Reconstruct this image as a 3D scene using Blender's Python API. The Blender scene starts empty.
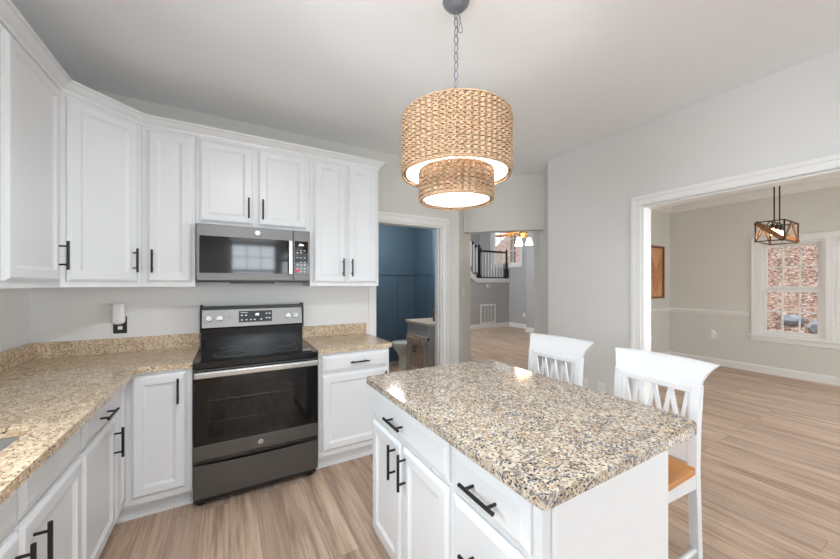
import bpy, bmesh, math, random
from mathutils import Vector as V, Matrix
random.seed(7)
sc = bpy.context.scene
COL = sc.collection
PI = math.pi

# ------------------------------------------------------------------ camera
YAW = math.radians(29.91)
cam_d = bpy.data.cameras.new('camera')
cam = bpy.data.objects.new('camera', cam_d); COL.objects.link(cam)
cam.location = (0, 0, 1.396)
cam.rotation_euler = (PI/2, 0, -YAW)
cam_d.sensor_width = 36.0
cam_d.lens = 330.6/840*36
cam_d.shift_y = 4.5/840
cam_d.clip_start = 0.02
sc.camera = cam

# ------------------------------------------------------------------ world, sun, daylight, exposure
sc.view_settings.view_transform = 'Standard'
sc.view_settings.look = 'None'
sc.view_settings.gamma = 1
sc.view_settings.use_curve_mapping = False
sc.view_settings.exposure = 0.12
w = bpy.data.worlds.new('world'); sc.world = w
w.use_nodes = True
bg = w.node_tree.nodes['Background']
bg.inputs[0].default_value = (0.86, 0.93, 1.0, 1)
bg.inputs[1].default_value = 1.6

def light(name, kind, loc, energy, color=(1, 1, 1), **kw):
    d = bpy.data.lights.new(name, kind); d.energy = energy; d.color = color
    o = bpy.data.objects.new(name, d); COL.objects.link(o); o.location = loc
    aim = kw.pop('aim', None)
    for k, v in kw.items(): setattr(d, k, v)
    if aim: o.rotation_euler = V(aim).to_track_quat('-Z', 'Z').to_euler()
    return o
def area(name, loc, aim, sx, sy, energy, color=(.84, .92, 1.0)):
    return light(name, 'AREA', loc, energy, color, aim=aim, shape='RECTANGLE', size=sx, size_y=sy)

light('sun', 'SUN', (0, 0, 12), 2.6, (1, .95, .88), aim=(.15, -.25, -.95), angle=.05)
# daylight lamps: breakfast and sink windows known, the other sources added to brighten
area('daylight_breakfast', (0.60, -5.22, 1.75), (0, 1, 0.15), 1.2, 1.5, 40)
area('fill_patio', (2.05, -5.22, 1.20), (0, 1, 0.3), 1.6, 2.0, 36)  # lamp behind an unseen patio window, added to even out the light
area('fill_nook', (-1.30, -2.4, 1.55), (1, .15, 0.2), 2.4, 1.4, 92)  # lamp at an added nook window, brightens right wall and ceiling
area('daylight_sink', (-1.30, 0.95, 1.62), (1, 0, -0.1), 0.85, 0.85, 46)
area('fill_dining', (5.2, -5.22, 1.45), (0, 1, 0.2), 2.0, 1.5, 80)  # lamp at an added rear window, brightens the dining room
area('fill_dining_side', (7.47, -2.0, 1.40), (-1, .15, 0.05), 1.8, 1.5, 290)  # lamp at an added, unseen side window of the dining room
area('fill_stair', (3.40, 7.0, 3.4), (1, -.25, -.35), 1.6, 1.6, 120)  # added fill lamp inside the living room, no window behind it
sc.cycles.diffuse_bounces = 8

# ------------------------------------------------------------------ helpers
class MB:
    def __init__(s): s.v = []; s.f = []
    def add(s, vs, fs):
        n = len(s.v); s.v += [V(p) for p in vs]; s.f += [tuple(i+n for i in f) for f in fs]; return s
    def box(s, a, b):
        x0, y0, z0 = [min(p, q) for p, q in zip(a, b)]; x1, y1, z1 = [max(p, q) for p, q in zip(a, b)]
        return s.add([(x0,y0,z0),(x1,y0,z0),(x1,y1,z0),(x0,y1,z0),(x0,y0,z1),(x1,y0,z1),(x1,y1,z1),(x0,y1,z1)],
                     [(0,3,2,1),(4,5,6,7),(0,1,5,4),(1,2,6,5),(2,3,7,6),(3,0,4,7)])
    def prism(s, poly, z0, z1):
        n = len(poly)
        ar = sum(poly[i][0]*poly[(i+1) % n][1]-poly[(i+1) % n][0]*poly[i][1] for i in range(n))
        if ar < 0: poly = poly[::-1]
        vs = [(x, y, z0) for x, y in poly]+[(x, y, z1) for x, y in poly]
        fs = [tuple(range(n-1, -1, -1)), tuple(range(n, 2*n))]+[(i, (i+1) % n, (i+1) % n+n, i+n) for i in range(n)]
        return s.add(vs, fs)
    def sweep(s, pts, prof, lo=0, hi=None, caps=True):
        """prof: list of 2-D rings given as functions of frame -> here (side, up) pairs swept along a polyline in XY with mitres"""
        n = len(pts); m = len(prof); rings = []
        for i in range(n):
            p = V(pts[i])
            d0 = (V(pts[i])-V(pts[i-1])).normalized() if i > 0 else None
            d1 = (V(pts[i+1])-V(pts[i])).normalized() if i < n-1 else None
            d0 = d0 or d1; d1 = d1 or d0
            n0 = V((d0.y, -d0.x, 0)); n1 = V((d1.y, -d1.x, 0))
            nn = (n0+n1).normalized(); k = 1/max(.3, nn.dot(n0))
            rings.append([p+nn*(a*k)+V((0, 0, b)) for a, b in prof])
        rings = rings[lo:hi]; n = len(rings)
        vs = [q for r in rings for q in r]; fs = []
        for i in range(n-1):
            for j in range(m):
                a = i*m+j; b = i*m+(j+1) % m
                fs.append((a, b, b+m, a+m))
        if caps: fs += [tuple(range(m-1, -1, -1)), tuple(range((n-1)*m, n*m))]
        return s.add(vs, fs)
    def tube(s, pts, r, seg=8, caps=True, rs=None):
        pts = [V(p) for p in pts]; n = len(pts); rings = []
        up = V((0, 0, 1)); prev = None
        for i in range(n):
            d = (pts[min(i+1, n-1)]-pts[max(i-1, 0)]).normalized()
            if prev is None:
                ref = up if abs(d.dot(up)) < .9 else V((1, 0, 0))
                x = d.cross(ref).normalized()
            else:
                x = (prev-d*prev.dot(d)).normalized()
            prev = x; y = d.cross(x)
            rr = rs[i] if rs else r
            rings.append([pts[i]+x*(rr*math.cos(2*PI*k/seg))+y*(rr*math.sin(2*PI*k/seg)) for k in range(seg)])
        vs = [q for rg in rings for q in rg]; fs = []
        for i in range(n-1):
            for j in range(seg):
                a = i*seg+j; b = i*seg+(j+1) % seg
                fs.append((a, b, b+seg, a+seg))
        if caps: fs += [tuple(range(seg-1, -1, -1)), tuple(range((n-1)*seg, n*seg))]
        return s.add(vs, fs)
    def bar(s, p, q, w, h, up=(0, 0, 1)):
        """rectangular bar from p to q, w across, h along up"""
        p = V(p); q = V(q); d = (q-p).normalized(); x = d.cross(V(up)).normalized(); y = x.cross(d)
        vs = []
        for c in (p, q):
            for a, b in ((-1, -1), (1, -1), (1, 1), (-1, 1)): vs.append(c+x*(a*w/2)+y*(b*h/2))
        return s.add(vs, [(3,2,1,0),(4,5,6,7),(0,1,5,4),(1,2,6,5),(2,3,7,6),(3,0,4,7)])
    def lathe(s, prof, c=(0, 0, 0), seg=24, axis='z'):
        c = V(c); vs = []; fs = []; m = len(prof)
        for k in range(seg):
            t = 2*PI*k/seg
            for r, h in prof:
                if axis == 'z': vs.append(c+V((r*math.cos(t), r*math.sin(t), h)))
                elif axis == 'y': vs.append(c+V((r*math.cos(t), h, r*math.sin(t))))
                else: vs.append(c+V((h, r*math.cos(t), r*math.sin(t))))
        for k in range(seg):
            k2 = (k+1) % seg
            for j in range(m-1):
                fs.append((k*m+j, k2*m+j, k2*m+j+1, k*m+j+1))
        if prof[0][0] > 1e-5: fs.append(tuple(k*m for k in range(seg-1, -1, -1)))
        if prof[-1][0] > 1e-5: fs.append(tuple(k*m+m-1 for k in range(seg)))
        return s.add(vs, fs)
    def panel(s, O, a, n, w, h, rings):
        """concentric rectangles: rings = [(inset, depth)...]"""
        O = V(O); a = V(a); n = V(n); b = V((0, 0, 1)); vs = []; fs = []
        for i, d in rings:
            for x, y in ((i, i), (w-i, i), (w-i, h-i), (i, h-i)): vs.append(O+a*x+b*y+n*d)
        m = len(rings)
        for k in range(m-1):
            for j in range(4):
                p = k*4+j; q = k*4+(j+1) % 4
                fs.append((p, q, q+4, p+4))
        fs.append((3, 2, 1, 0)); fs.append(tuple(range((m-1)*4, m*4)))
        return s.add(vs, fs)
    def xform(s, M):
        s.v = [M @ p for p in s.v]; return s

ORG = {}
def build(mb, name, mat, parent=None, smooth=False, bevel=0, seg=2, local=False, kind=None, label=None, autos=None):
    o0 = ORG.get(parent.as_pointer(), V((0, 0, 0))) if parent else V((0, 0, 0))
    me = bpy.data.meshes.new(name)
    off = V((0, 0, 0)) if local else o0
    me.from_pydata([tuple(p-off) for p in mb.v], [], mb.f)
    bm = bmesh.new(); bm.from_mesh(me)
    bmesh.ops.remove_doubles(bm, verts=bm.verts, dist=1e-6)
    bmesh.ops.recalc_face_normals(bm, faces=bm.faces)
    if smooth:
        for f in bm.faces: f.smooth = True
        lim = math.radians(autos or 40)
        for e in bm.edges:
            if len(e.link_faces) == 2 and e.calc_face_angle(0) > lim: e.smooth = False
    bm.to_mesh(me); bm.free()
    me.materials.append(mat)
    o = bpy.data.objects.new(name, me); COL.objects.link(o)
    if bevel:
        m = o.modifiers.new('bevel', 'BEVEL'); m.width = bevel; m.segments = seg; m.limit_method = 'ANGLE'; m.angle_limit = math.radians(35)
        m.harden_normals = False
    if parent: o.parent = parent
    ORG[o.as_pointer()] = o0
    if kind: o['kind'] = kind
    if label: o['label'] = label
    return o
def tag(o, label, cat, group=None):
    o['label'] = label; o['category'] = cat
    if group: o['group'] = group
    return o
def thing(name, loc, label, cat, group=None):
    o = bpy.data.objects.new(name, None); COL.objects.link(o); o.location = loc
    o.empty_display_size = .1
    ORG[o.as_pointer()] = V(loc)
    return tag(o, label, cat, group)
def struct(name, mb, mat, parent=None, **k):
    return build(mb, name, mat, parent, kind=None if parent else 'structure', **k)
def dup(root, loc, rz, label):
    r = root.copy(); COL.objects.link(r); r.location = loc; r.rotation_euler = (0, 0, rz); r['label'] = label
    for ch in list(root.children):
        c = ch.copy(); COL.objects.link(c); c.parent = r
        for g in list(ch.children):
            d = g.copy(); COL.objects.link(d); d.parent = c
    return r

# ------------------------------------------------------------------ materials
def rgb(r, g, b):
    f = lambda c: ((c/255+.055)/1.055)**2.4 if c/255 > .04045 else c/255/12.92
    return (f(r), f(g), f(b), 1)
class NT:
    def __init__(s, name):
        s.m = bpy.data.materials.new(name); s.m.use_nodes = True; s.t = s.m.node_tree
        s.b = s.t.nodes['Principled BSDF']
    def n(s, t, **kw):
        x = s.t.nodes.new(t)
        for k, v in kw.items():
            if k.startswith('i_'): x.inputs[k[2:].replace('_', ' ')].default_value = v
            else: setattr(x, k, v)
        return x
    def l(s, a, b): s.t.links.new(a, b)
    def math(s, op, a, b=None):
        x = s.n('ShaderNodeMath', operation=op)
        for i, q in enumerate((a, b)):
            if q is None: continue
            if isinstance(q, (int, float)): x.inputs[i].default_value = q
            else: s.l(q, x.inputs[i])
        return x.outputs[0]
    def mix(s, f, a, b):
        x = s.n('ShaderNodeMix', data_type='RGBA')
        for i, q in ((0, f), (6, a), (7, b)):
            if isinstance(q, (int, float, tuple)): x.inputs[i].default_value = q
            else: s.l(q, x.inputs[i])
        return x.outputs[2]
    def ramp(s, f, stops):
        x = s.n('ShaderNodeValToRGB'); e = x.color_ramp.elements
        while len(e) < len(stops): e.new(.5)
        for q, (p, c) in zip(e, stops): q.position = p; q.color = c if isinstance(c, tuple) else (c, c, c, 1)
        s.l(f, x.inputs[0]); return x.outputs[0]
    def coord(s, scale=(1, 1, 1), loc=(0, 0, 0), rot=(0, 0, 0)):
        g = s.n('ShaderNodeNewGeometry'); m = s.n('ShaderNodeMapping')
        m.inputs['Scale'].default_value = scale; m.inputs['Location'].default_value = loc; m.inputs['Rotation'].default_value = rot
        s.l(g.outputs['Position'], m.inputs[0]); return m.outputs[0]
    def noise(s, vec, scale, detail=3, rough=.5):
        x = s.n('ShaderNodeTexNoise'); x.inputs['Scale'].default_value = scale; x.inputs['Detail'].default_value = detail; x.inputs['Roughness'].default_value = rough
        s.l(vec, x.inputs['Vector']); return x.outputs['Fac']
    def bump(s, h, strength=.2, dist=.01):
        x = s.n('ShaderNodeBump'); x.inputs['Strength'].default_value = strength; x.inputs['Distance'].default_value = dist
        s.l(h, x.inputs['Height']); s.l(x.outputs[0], s.b.inputs['Normal'])
def plain(name, col, rough=.5, metal=0, spec=.5, nz=0.03, nsc=6, bump=0, coat=0):
    t = NT(name); c = t.coord()
    f = t.noise(c, nsc, 3)
    hi = tuple(min(1, x*(1+nz)) for x in col[:3])+(1,); lo = tuple(x*(1-nz) for x in col[:3])+(1,)
    t.l(t.mix(f, lo, hi), t.b.inputs['Base Color'])
    t.b.inputs['Roughness'].default_value = rough; t.b.inputs['Metallic'].default_value = metal
    t.b.inputs['Specular IOR Level'].default_value = spec; t.b.inputs['Coat Weight'].default_value = coat
    if bump: t.bump(t.noise(c, 60, 4), bump, .002)
    return t.m
def emit(name, col, strength):
    t = NT(name); t.b.inputs['Base Color'].default_value = col
    t.b.inputs['Emission Color'].default_value = col; t.b.inputs['Emission Strength'].default_value = strength
    return t.m
def shiplap(name, col, step, z0):
    t = NT(name); c = t.coord(); sp = t.n('ShaderNodeSeparateXYZ'); t.l(c, sp.inputs[0])
    fr = t.math('FRACT', t.math('DIVIDE', t.math('SUBTRACT', sp.outputs[2], z0-10*step), step))
    h = t.math('GREATER_THAN', fr, .028)
    f = t.noise(t.coord((1, 1, 5)), 3, 3)
    t.l(t.mix(f, tuple(x*.985 for x in col[:3])+(1,), col), t.b.inputs['Base Color'])
    t.b.inputs['Roughness'].default_value = .55
    t.bump(h, .12, .003)
    return t.m
def granite(name, cream, tan, grey, dark, s_dark, s_grey, rough=.12, stretch=(1, 1, 1)):
    t = NT(name); c0 = t.coord(stretch)
    wob = t.n('ShaderNodeTexNoise'); wob.inputs['Scale'].default_value = 60; t.l(c0, wob.inputs['Vector'])
    add = t.n('ShaderNodeVectorMath', operation='MULTIPLY_ADD'); t.l(wob.outputs['Color'], add.inputs[0]); add.inputs[1].default_value = (.008,)*3; t.l(c0, add.inputs[2])
    c = add.outputs[0]
    base = t.mix(t.ramp(t.noise(c, 22, 5, .6), [(.36, 0.), (.6, 1.)]), cream, tan)
    base = t.mix(t.math('MULTIPLY', t.ramp(t.noise(c, 9, 4, .6), [(.5, 0.), (.68, 1.)]), .55), base, tuple(x*.72 for x in tan[:3])+(1,))
    def vor(scale):
        v = t.n('ShaderNodeTexVoronoi'); v.inputs['Scale'].default_value = scale; t.l(c, v.inputs['Vector'])
        sp = t.n('ShaderNodeSeparateColor'); t.l(v.outputs['Color'], sp.inputs[0]); return sp.outputs
    big = t.noise(c0, 7, 3)
    v1 = vor(160); v2 = vor(230); v3 = vor(110)
    pale = tuple(min(1, x*1.1) for x in cream[:3])+(1,)
    base = t.mix(t.math('GREATER_THAN', v3[1], .72), base, pale)
    g_th = t.math('MULTIPLY', big, s_grey*2)
    base = t.mix(t.math('LESS_THAN', v1[0], g_th), base, grey)
    d_th = t.math('MULTIPLY', t.noise(c0, 11, 2), s_dark*2)
    base = t.mix(t.math('LESS_THAN', v2[2], d_th), base, dark)
    t.l(base, t.b.inputs['Base Color'])
    t.b.inputs['Roughness'].default_value = rough; t.b.inputs['Specular IOR Level'].default_value = .55
    return t.m
def wood(name, c1, c2, axis='y', rough=.4, sc=1.0, bands=18):
    t = NT(name); s = {'x': (.06, 1, 1), 'y': (1, .06, 1), 'z': (1, 1, .06)}[axis]
    c = t.coord(tuple(q*sc for q in s))
    f = t.noise(c, bands, 6, .6)
    t.l(t.mix(t.ramp(f, [(.3, 0.), (.7, 1.)]), c1, c2), t.b.inputs['Base Color'])
    t.b.inputs['Roughness'].default_value = rough
    t.bump(f, .08, .002)
    return t.m
def plank_floor():
    t = NT('plank_floor')
    c = t.coord(rot=(0, 0, PI/2))
    br = t.n('ShaderNodeTexBrick', offset=.37, offset_frequency=3)
    t.l(c, br.inputs['Vector'])
    br.inputs['Color1'].default_value = (0, 0, 0, 1); br.inputs['Color2'].default_value = (1, 1, 1, 1); br.inputs['Mortar'].default_value = (.5, .5, .5, 1)
    br.inputs['Scale'].default_value = 1; br.inputs['Mortar Size'].default_value = .0016; br.inputs['Brick Width'].default_value = 1.22; br.inputs['Row Height'].default_value = .148
    br.inputs['Mortar Smooth'].default_value = .1; br.inputs['Bias'].default_value = 0
    sp = t.n('ShaderNodeSeparateColor'); t.l(br.outputs['Color'], sp.inputs[0])
    # each plank shifts its own grain
    off = t.n('ShaderNodeCombineXYZ'); t.l(t.math('MULTIPLY', sp.outputs[0], 7.3), off.inputs[0]); t.l(t.math('MULTIPLY', sp.outputs[0], 3.1), off.inputs[1])
    def grain(scale, n, det, ro):
        cc = t.coord(scale); a = t.n('ShaderNodeVectorMath', operation='ADD'); t.l(cc, a.inputs[0]); t.l(off.outputs[0], a.inputs[1])
        return t.noise(a.outputs[0], n, det, ro)
    g1 = grain((1, .07, 1), 14, 6, .62); g2 = grain((1, .16, 1), 5, 4, .5); g3 = grain((1, .03, 1), 60, 4, .6)
    col = t.mix(t.ramp(g2, [(.3, 0.), (.7, 1.)]), FL_A, FL_B)
    col = t.mix(t.math('MULTIPLY', t.ramp(g1, [(.46, 0.), (.68, 1.)]), .9), col, FL_C)
    col = t.mix(t.math('MULTIPLY', t.ramp(g3, [(.45, 0.), (.65, 1.)]), .45), col, FL_C)
    col = t.mix(t.math('MULTIPLY', sp.outputs[0], .5), col, FL_D)
    col = t.mix(t.math('MULTIPLY', br.outputs['Fac'], .55), col, FL_E)
    t.l(col, t.b.inputs['Base Color'])
    t.b.inputs['Roughness'].default_value = .42; t.b.inputs['Specular IOR Level'].default_value = .4
    t.bump(t.math('ADD', t.math('MULTIPLY', br.outputs['Fac'], -1), t.math('MULTIPLY', g1, .25)), .15, .003)
    return t.m
FL_A = rgb(222, 198, 175); FL_B = rgb(200, 171, 146); FL_C = rgb(134, 106, 86); FL_D = rgb(166, 144, 130); FL_E = rgb(110, 90, 76)
def glass(name, tint=(1, 1, 1, 1), gloss=.08, rough=.0):
    t = NT(name); t.t.nodes.remove(t.b)
    out = t.t.nodes['Material Output']
    tr = t.n('ShaderNodeBsdfTransparent'); tr.inputs[0].default_value = tint
    gl = t.n('ShaderNodeBsdfGlossy'); gl.inputs['Roughness'].default_value = rough
    fr = t.n('ShaderNodeFresnel'); fr.inputs[0].default_value = 1.45
    mx = t.n('ShaderNodeMixShader'); ge = t.n('ShaderNodeNewGeometry'); t.l(t.math('MULTIPLY', t.math('MULTIPLY', fr.outputs[0], gloss/.04), t.math('SUBTRACT', 1, ge.outputs['Backfacing'])), mx.inputs[0])
    t.l(tr.outputs[0], mx.inputs[1]); t.l(gl.outputs[0], mx.inputs[2]); t.l(mx.outputs[0], out.inputs[0])
    return t.m
def brushed(name, col, rough=.32, axis='x'):
    t = NT(name); c = t.coord({'x': (.02, 1, 1), 'z': (1, 1, .02)}[axis])
    f = t.noise(c, 260, 2)
    t.l(t.mix(f, tuple(x*.9 for x in col[:3])+(1,), tuple(x*1.08 for x in col[:3])+(1,)), t.b.inputs['Base Color'])
    t.b.inputs['Metallic'].default_value = .85; t.b.inputs['Roughness'].default_value = rough
    return t.m
def leaf_litter():
    t = NT('leaf_litter'); c = t.coord()
    v = t.n('ShaderNodeTexVoronoi'); v.inputs['Scale'].default_value = 22; t.l(c, v.inputs['Vector'])
    sp = t.n('ShaderNodeSeparateColor'); t.l(v.outputs['Color'], sp.inputs[0])
    col = t.ramp(sp.outputs[0], [(0, rgb(92, 66, 56)), (.25, rgb(150, 112, 96)), (.5, rgb(186, 152, 134)), (.72, rgb(216, 190, 174)), (.9, rgb(120, 88, 70)), (1, rgb(236, 222, 210))])
    t.l(t.mix(t.math('MULTIPLY', t.noise(c, 1.3, 4), .5), col, rgb(130, 100, 86)), t.b.inputs['Base Color'])
    t.b.inputs['Roughness'].default_value = .8
    t.bump(v.outputs['Distance'], .8, .08)
    return t.m
def rattan():
    t = NT('rattan'); c = t.coord()
    f = t.noise(t.coord((1, 1, 4)), 70, 5, .6); g = t.noise(c, 14, 3)
    col = t.mix(t.ramp(f, [(.3, 0.), (.7, 1.)]), rgb(138, 102, 72), rgb(202, 172, 138))
    col = t.mix(t.math('MULTIPLY', t.ramp(g, [(.5, 0.), (.75, 1.)]), .3), col, rgb(168, 122, 82))
    t.l(col, t.b.inputs['Base Color']); t.b.inputs['Roughness'].default_value = .6
    tl = t.n('ShaderNodeBsdfTranslucent'); t.l(col, tl.inputs[0])
    mx = t.n('ShaderNodeMixShader'); mx.inputs[0].default_value = .03
    t.l(t.b.outputs[0], mx.inputs[1]); t.l(tl.outputs[0], mx.inputs[2]); t.l(mx.outputs[0], t.t.nodes['Material Output'].inputs[0])
    return t.m

M = {}
M['wall'] = plain('wall_paint', rgb(214, 212, 205), .6, nz=.012, nsc=2)
M['ceiling'] = plain('ceiling_paint', rgb(241, 243, 245), .8, nz=.012, nsc=2)
M['ship'] = shiplap('shiplap_wall', rgb(220, 219, 216), .131, 1.016)
M['splash'] = shiplap('shiplap_splash', rgb(228, 227, 225), .117, 1.0)
M['grey'] = plain('living_wall_paint', rgb(178, 177, 176), .6, nz=.012, nsc=2)
M['blue'] = plain('blue_wall_paint', rgb(72, 94, 112), .45, nz=.03, nsc=3)
M['trim'] = plain('trim_paint', rgb(232, 231, 228), .4, nz=.01)
M['cab'] = plain('cabinet_paint', rgb(224, 225, 226), .32, nz=.012, nsc=3)
M['stool'] = plain('stool_paint', rgb(222, 223, 224), .38, nz=.012, nsc=5)
M['floor'] = plank_floor()
M['granite'] = granite('granite_warm', rgb(212, 193, 166), rgb(190, 164, 134), rgb(160, 138, 114), rgb(96, 80, 68), .06, .14, rough=.14, stretch=(1.0, .8, 1))
M['granite_i'] = granite('granite_island', rgb(194, 183, 166), rgb(176, 154, 128), rgb(118, 119, 125), rgb(54, 50, 54), .13, .23, rough=.1)
M['black'] = plain('matte_black_metal', rgb(46, 45, 45), .4, .6)
M['blackplastic'] = plain('black_plastic', rgb(24, 23, 23), .3)
M['slate'] = brushed('slate_steel', rgb(104, 103, 101), .34)
M['steel'] = brushed('stainless_steel', rgb(150, 148, 146), .4)
M['mwsteel'] = brushed('microwave_steel', rgb(124, 122, 120), .45)
M['steel_v'] = brushed('handle_steel', rgb(225, 224, 222), .22, 'z')
M['chrome'] = plain('knob_chrome', rgb(188, 187, 185), .25, 1)
M['blackglass'] = plain('black_glass', rgb(14, 14, 15), .06, spec=.7, coat=.3)
M['ovenglass'] = glass('oven_glass', (.34, .34, .34, 1), .06, .02)
M['cavity'] = plain('oven_enamel', rgb(120, 118, 116), .4)
M['mark'] = emit('panel_marks', (.75, .75, .73, 1), .35)
M['clock'] = emit('clock_digits', (.9, .97, 1, 1), .8)
M['red'] = emit('red_key', (.75, .03, .09, 1), .25)
M['glass'] = glass('window_glass', (.97, .98, .98, 1), .05)
M['gloss_black'] = plain('gloss_black', rgb(12, 12, 12), .16, spec=.5)
M['handle_steel'] = brushed('range_handle_steel', rgb(196, 194, 191), .25)
M['clear'] = glass('pendant_glass', (.98, .97, .95, 1), .06)
M['rattan'] = rattan()
def liner():
    t = NT('shade_liner'); c = t.coord(); sp = t.n('ShaderNodeSeparateXYZ'); t.l(c, sp.inputs[0])
    fr = t.math('FRACT', t.math('MULTIPLY', sp.outputs[2], 104))
    col = t.mix(t.math('LESS_THAN', fr, .36), rgb(226, 220, 212), rgb(150, 124, 98))
    t.l(col, t.b.inputs['Base Color']); t.b.inputs['Roughness'].default_value = .8
    tl = t.n('ShaderNodeBsdfTranslucent'); t.l(col, tl.inputs[0])
    mx = t.n('ShaderNodeMixShader'); mx.inputs[0].default_value = .03
    t.l(t.b.outputs[0], mx.inputs[1]); t.l(tl.outputs[0], mx.inputs[2]); t.l(mx.outputs[0], t.t.nodes['Material Output'].inputs[0])
    return t.m
M['liner'] = liner()
M['canopy'] = plain('grey_metal', rgb(128, 134, 140), .5, .3)
M['bulb'] = emit('bulb', (1, .9, .76, 1), 9)
M['bulb_fan'] = emit('frosted_shade', (1, .86, .66, 1), 5)
M['bulb_din'] = emit('amber_bulb', (1, .62, .25, 1), 14)
M['bronze'] = plain('bronze_metal', rgb(58, 46, 36), .4, .7)
M['oak'] = wood('pendant_wood', rgb(150, 100, 54), rgb(104, 66, 34), 'x', .5)
M['seat'] = wood('seat_wood', rgb(206, 142, 72), rgb(172, 106, 44), 'x', .35)
M['barn'] = wood('barn_wood', rgb(208, 194, 178), rgb(150, 130, 114), 'z', .7, 2, 14)
M['framew'] = wood('frame_wood', rgb(112, 70, 40), rgb(150, 98, 58), 'z', .5)
M['art_a'] = wood('art_wood_light', rgb(218, 168, 122), rgb(196, 138, 92), 'z', .5)
M['art_b'] = wood('art_wood_dark', rgb(204, 150, 104), rgb(176, 118, 76), 'z', .5)
M['vanity'] = plain('vanity_paint', rgb(172, 172, 172), .45)
M['vtop'] = plain('vanity_top_stone', rgb(205, 194, 180), .3, nz=.08, nsc=40)
M['porcelain'] = plain('porcelain', rgb(225, 225, 222), .12)
M['amber'] = plain('amber_bottle', rgb(120, 84, 46), .25)
M['sinksteel'] = brushed('sink_steel', rgb(196, 194, 191), .35)
M['white'] = plain('white_plastic', rgb(236, 235, 232), .35)
M['darkwood'] = plain('dark_rail', rgb(40, 37, 38), .35)
M['brass'] = plain('brass', rgb(190, 150, 92), .3, .9)
M['fanwood'] = wood('fan_blade_wood', rgb(226, 160, 60), rgb(190, 124, 38), 'x', .4)
M['leaf'] = leaf_litter()
M['rock'] = plain('grey_rock', rgb(140, 146, 154), .8, nz=.3, nsc=4, bump=.6)
M['bark'] = plain('tree_bark', rgb(132, 118, 110), .9, nz=.25, nsc=8)
M['carcass'] = M['cab']

# ------------------------------------------------------------------ the setting
YB, XL, XR, ZC = 3.10, -1.11, 3.01, 2.737
T = .12
def wall_holes(mb, axis, c0, c1, a0, a1, z0, z1, holes):
    """wall slab between c0..c1 on axis, spanning a0..a1 along the other; holes (a,b,z,w)"""
    As = sorted({a0, a1, *[h[0] for h in holes], *[h[1] for h in holes]}); Zs = sorted({z0, z1, *[h[2] for h in holes], *[h[3] for h in holes]})
    for i in range(len(As)-1):
        for k in range(len(Zs)-1):
            am = (As[i]+As[i+1])/2; zm = (Zs[k]+Zs[k+1])/2
            if any(h[0] < am < h[1] and h[2] < zm < h[3] for h in holes): continue
            if axis == 'x': mb.box((c0, As[i], Zs[k]), (c1, As[i+1], Zs[k+1]))
            else: mb.box((As[i], c0, Zs[k]), (As[i+1], c1, Zs[k+1]))
    return mb
struct('floor', MB().box((-1.3, -5.2, -.12), (8.2, 9.7, 0)), M['floor'])
struct('ceiling', MB().prism([(-1.23, -5.12), (3.13, -5.12), (3.13, 2.55), (3.42, 2.84), (2.71, 3.55), (2.3, 3.22), (-1.23, 3.22)], ZC, ZC+.12), M['ceiling'])
# kitchen walls
DX0, DX1, DZ = 1.26, 2.068, 2.04
struct('wall_back', wall_holes(MB(), 'y', YB, YB+T, XL, 2.30, 0, ZC, [(DX0, DX1, 0, DZ)]), M['wall'])
SW = (.55, 1.40, 1.18, 2.05); NW = (-3.6, -1.2, .85, 2.25)
struct('wall_left', wall_holes(MB(), 'x', XL-T, XL, -5.12, YB+T, 0, ZC, [SW, NW]), M['splash'])
BW = (-.02, 1.20, .95, 2.58); PW = (1.25, 2.85, .04, 2.12); DW = (4.2, 6.2, .7, 2.15)
struct('wall_rear', wall_holes(MB(), 'y', -5.12, -5.00, XL, 7.25, 0, 2.85, [BW, PW, DW]), M['ship'])
# shiplap lining of the back wall between counter and upper cabinets
struct('wall_splash', MB().box((XL, YB-.012, .90), (1.19, YB-.0005, 2.43)), M['splash'])
OY0, OY1, OZ = -1.0, 1.483, 2.055
m = wall_holes(MB(), 'x', XR, XR+T, -5.00, 1.60, 0, ZC, [(OY0, OY1, 0, OZ)])
m.prism([(XR, 1.60), (XR, 2.43), (3.66, 3.08), (3.66, 3.19), (3.80, 3.19), (3.80, 3.076), (3.13, 2.38), (3.13, 1.60)], 0, ZC)
struct('wall_right', m, M['ship'])
struct('wall_dining_back', MB().box((3.80, 3.076, 0), (7.37, 3.19, 2.85)).prism([(3.13, 2.38), (3.80, 3.076), (3.80, 3.19), (3.66, 3.19), (3.66, 3.08), (3.13, 2.55)], ZC, 2.85), M['wall'])
# diagonal hall wall beside the powder room and the header over the opening
struct('wall_hall', MB().prism([(2.30, 3.10), (3.17, 3.97), (3.05, 4.02), (2.25, 3.22)], 0, 5), M['wall'])
struct('wall_header', MB().prism([(2.60, 3.40), (3.31, 2.73), (3.40, 2.82), (2.69, 3.49)], 2.06, 5), M['wall'])
# powder room
m = MB().box((3.05, 3.97, 0), (3.17, 9.6, 5))
struct('wall_living_left', m, M['grey'])
struct('wall_powder_back', MB().box((1.00, 5.42, 0), (3.04, 5.54, 2.6)), M['blue'])
m = MB().box((.98, 3.22, 0), (1.10, 5.42, 2.6)); struct('wall_powder_left', m, M['blue'])
m = MB().prism([(3.03, 4.02), (3.046, 4.02), (3.046, 5.42), (3.03, 5.42)], 0, 2.6)
m.box((2.83, 3.83, 0), (3.03, 4.52, 2.6))
struct('wall_powder_right', m, M['blue'])
struct('wall_powder_front', MB().box((1.10, 3.222, DZ), (2.24, 3.235, 2.6)).box((1.10, 3.222, 0), (DX0, 3.235, DZ)).box((DX1, 3.222, 0), (2.24, 3.235, DZ)), M['blue'])
struct('ceiling_powder', MB().box((.98, 3.22, 2.6), (3.05, 5.54, 2.7)), M['ceiling'])
m = MB()
m.box((1.10, 5.40, 1.56), (3.03, 5.42, 1.645))
m.box((3.012, 4.52, 1.56), (3.03, 5.40, 1.645))
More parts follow.
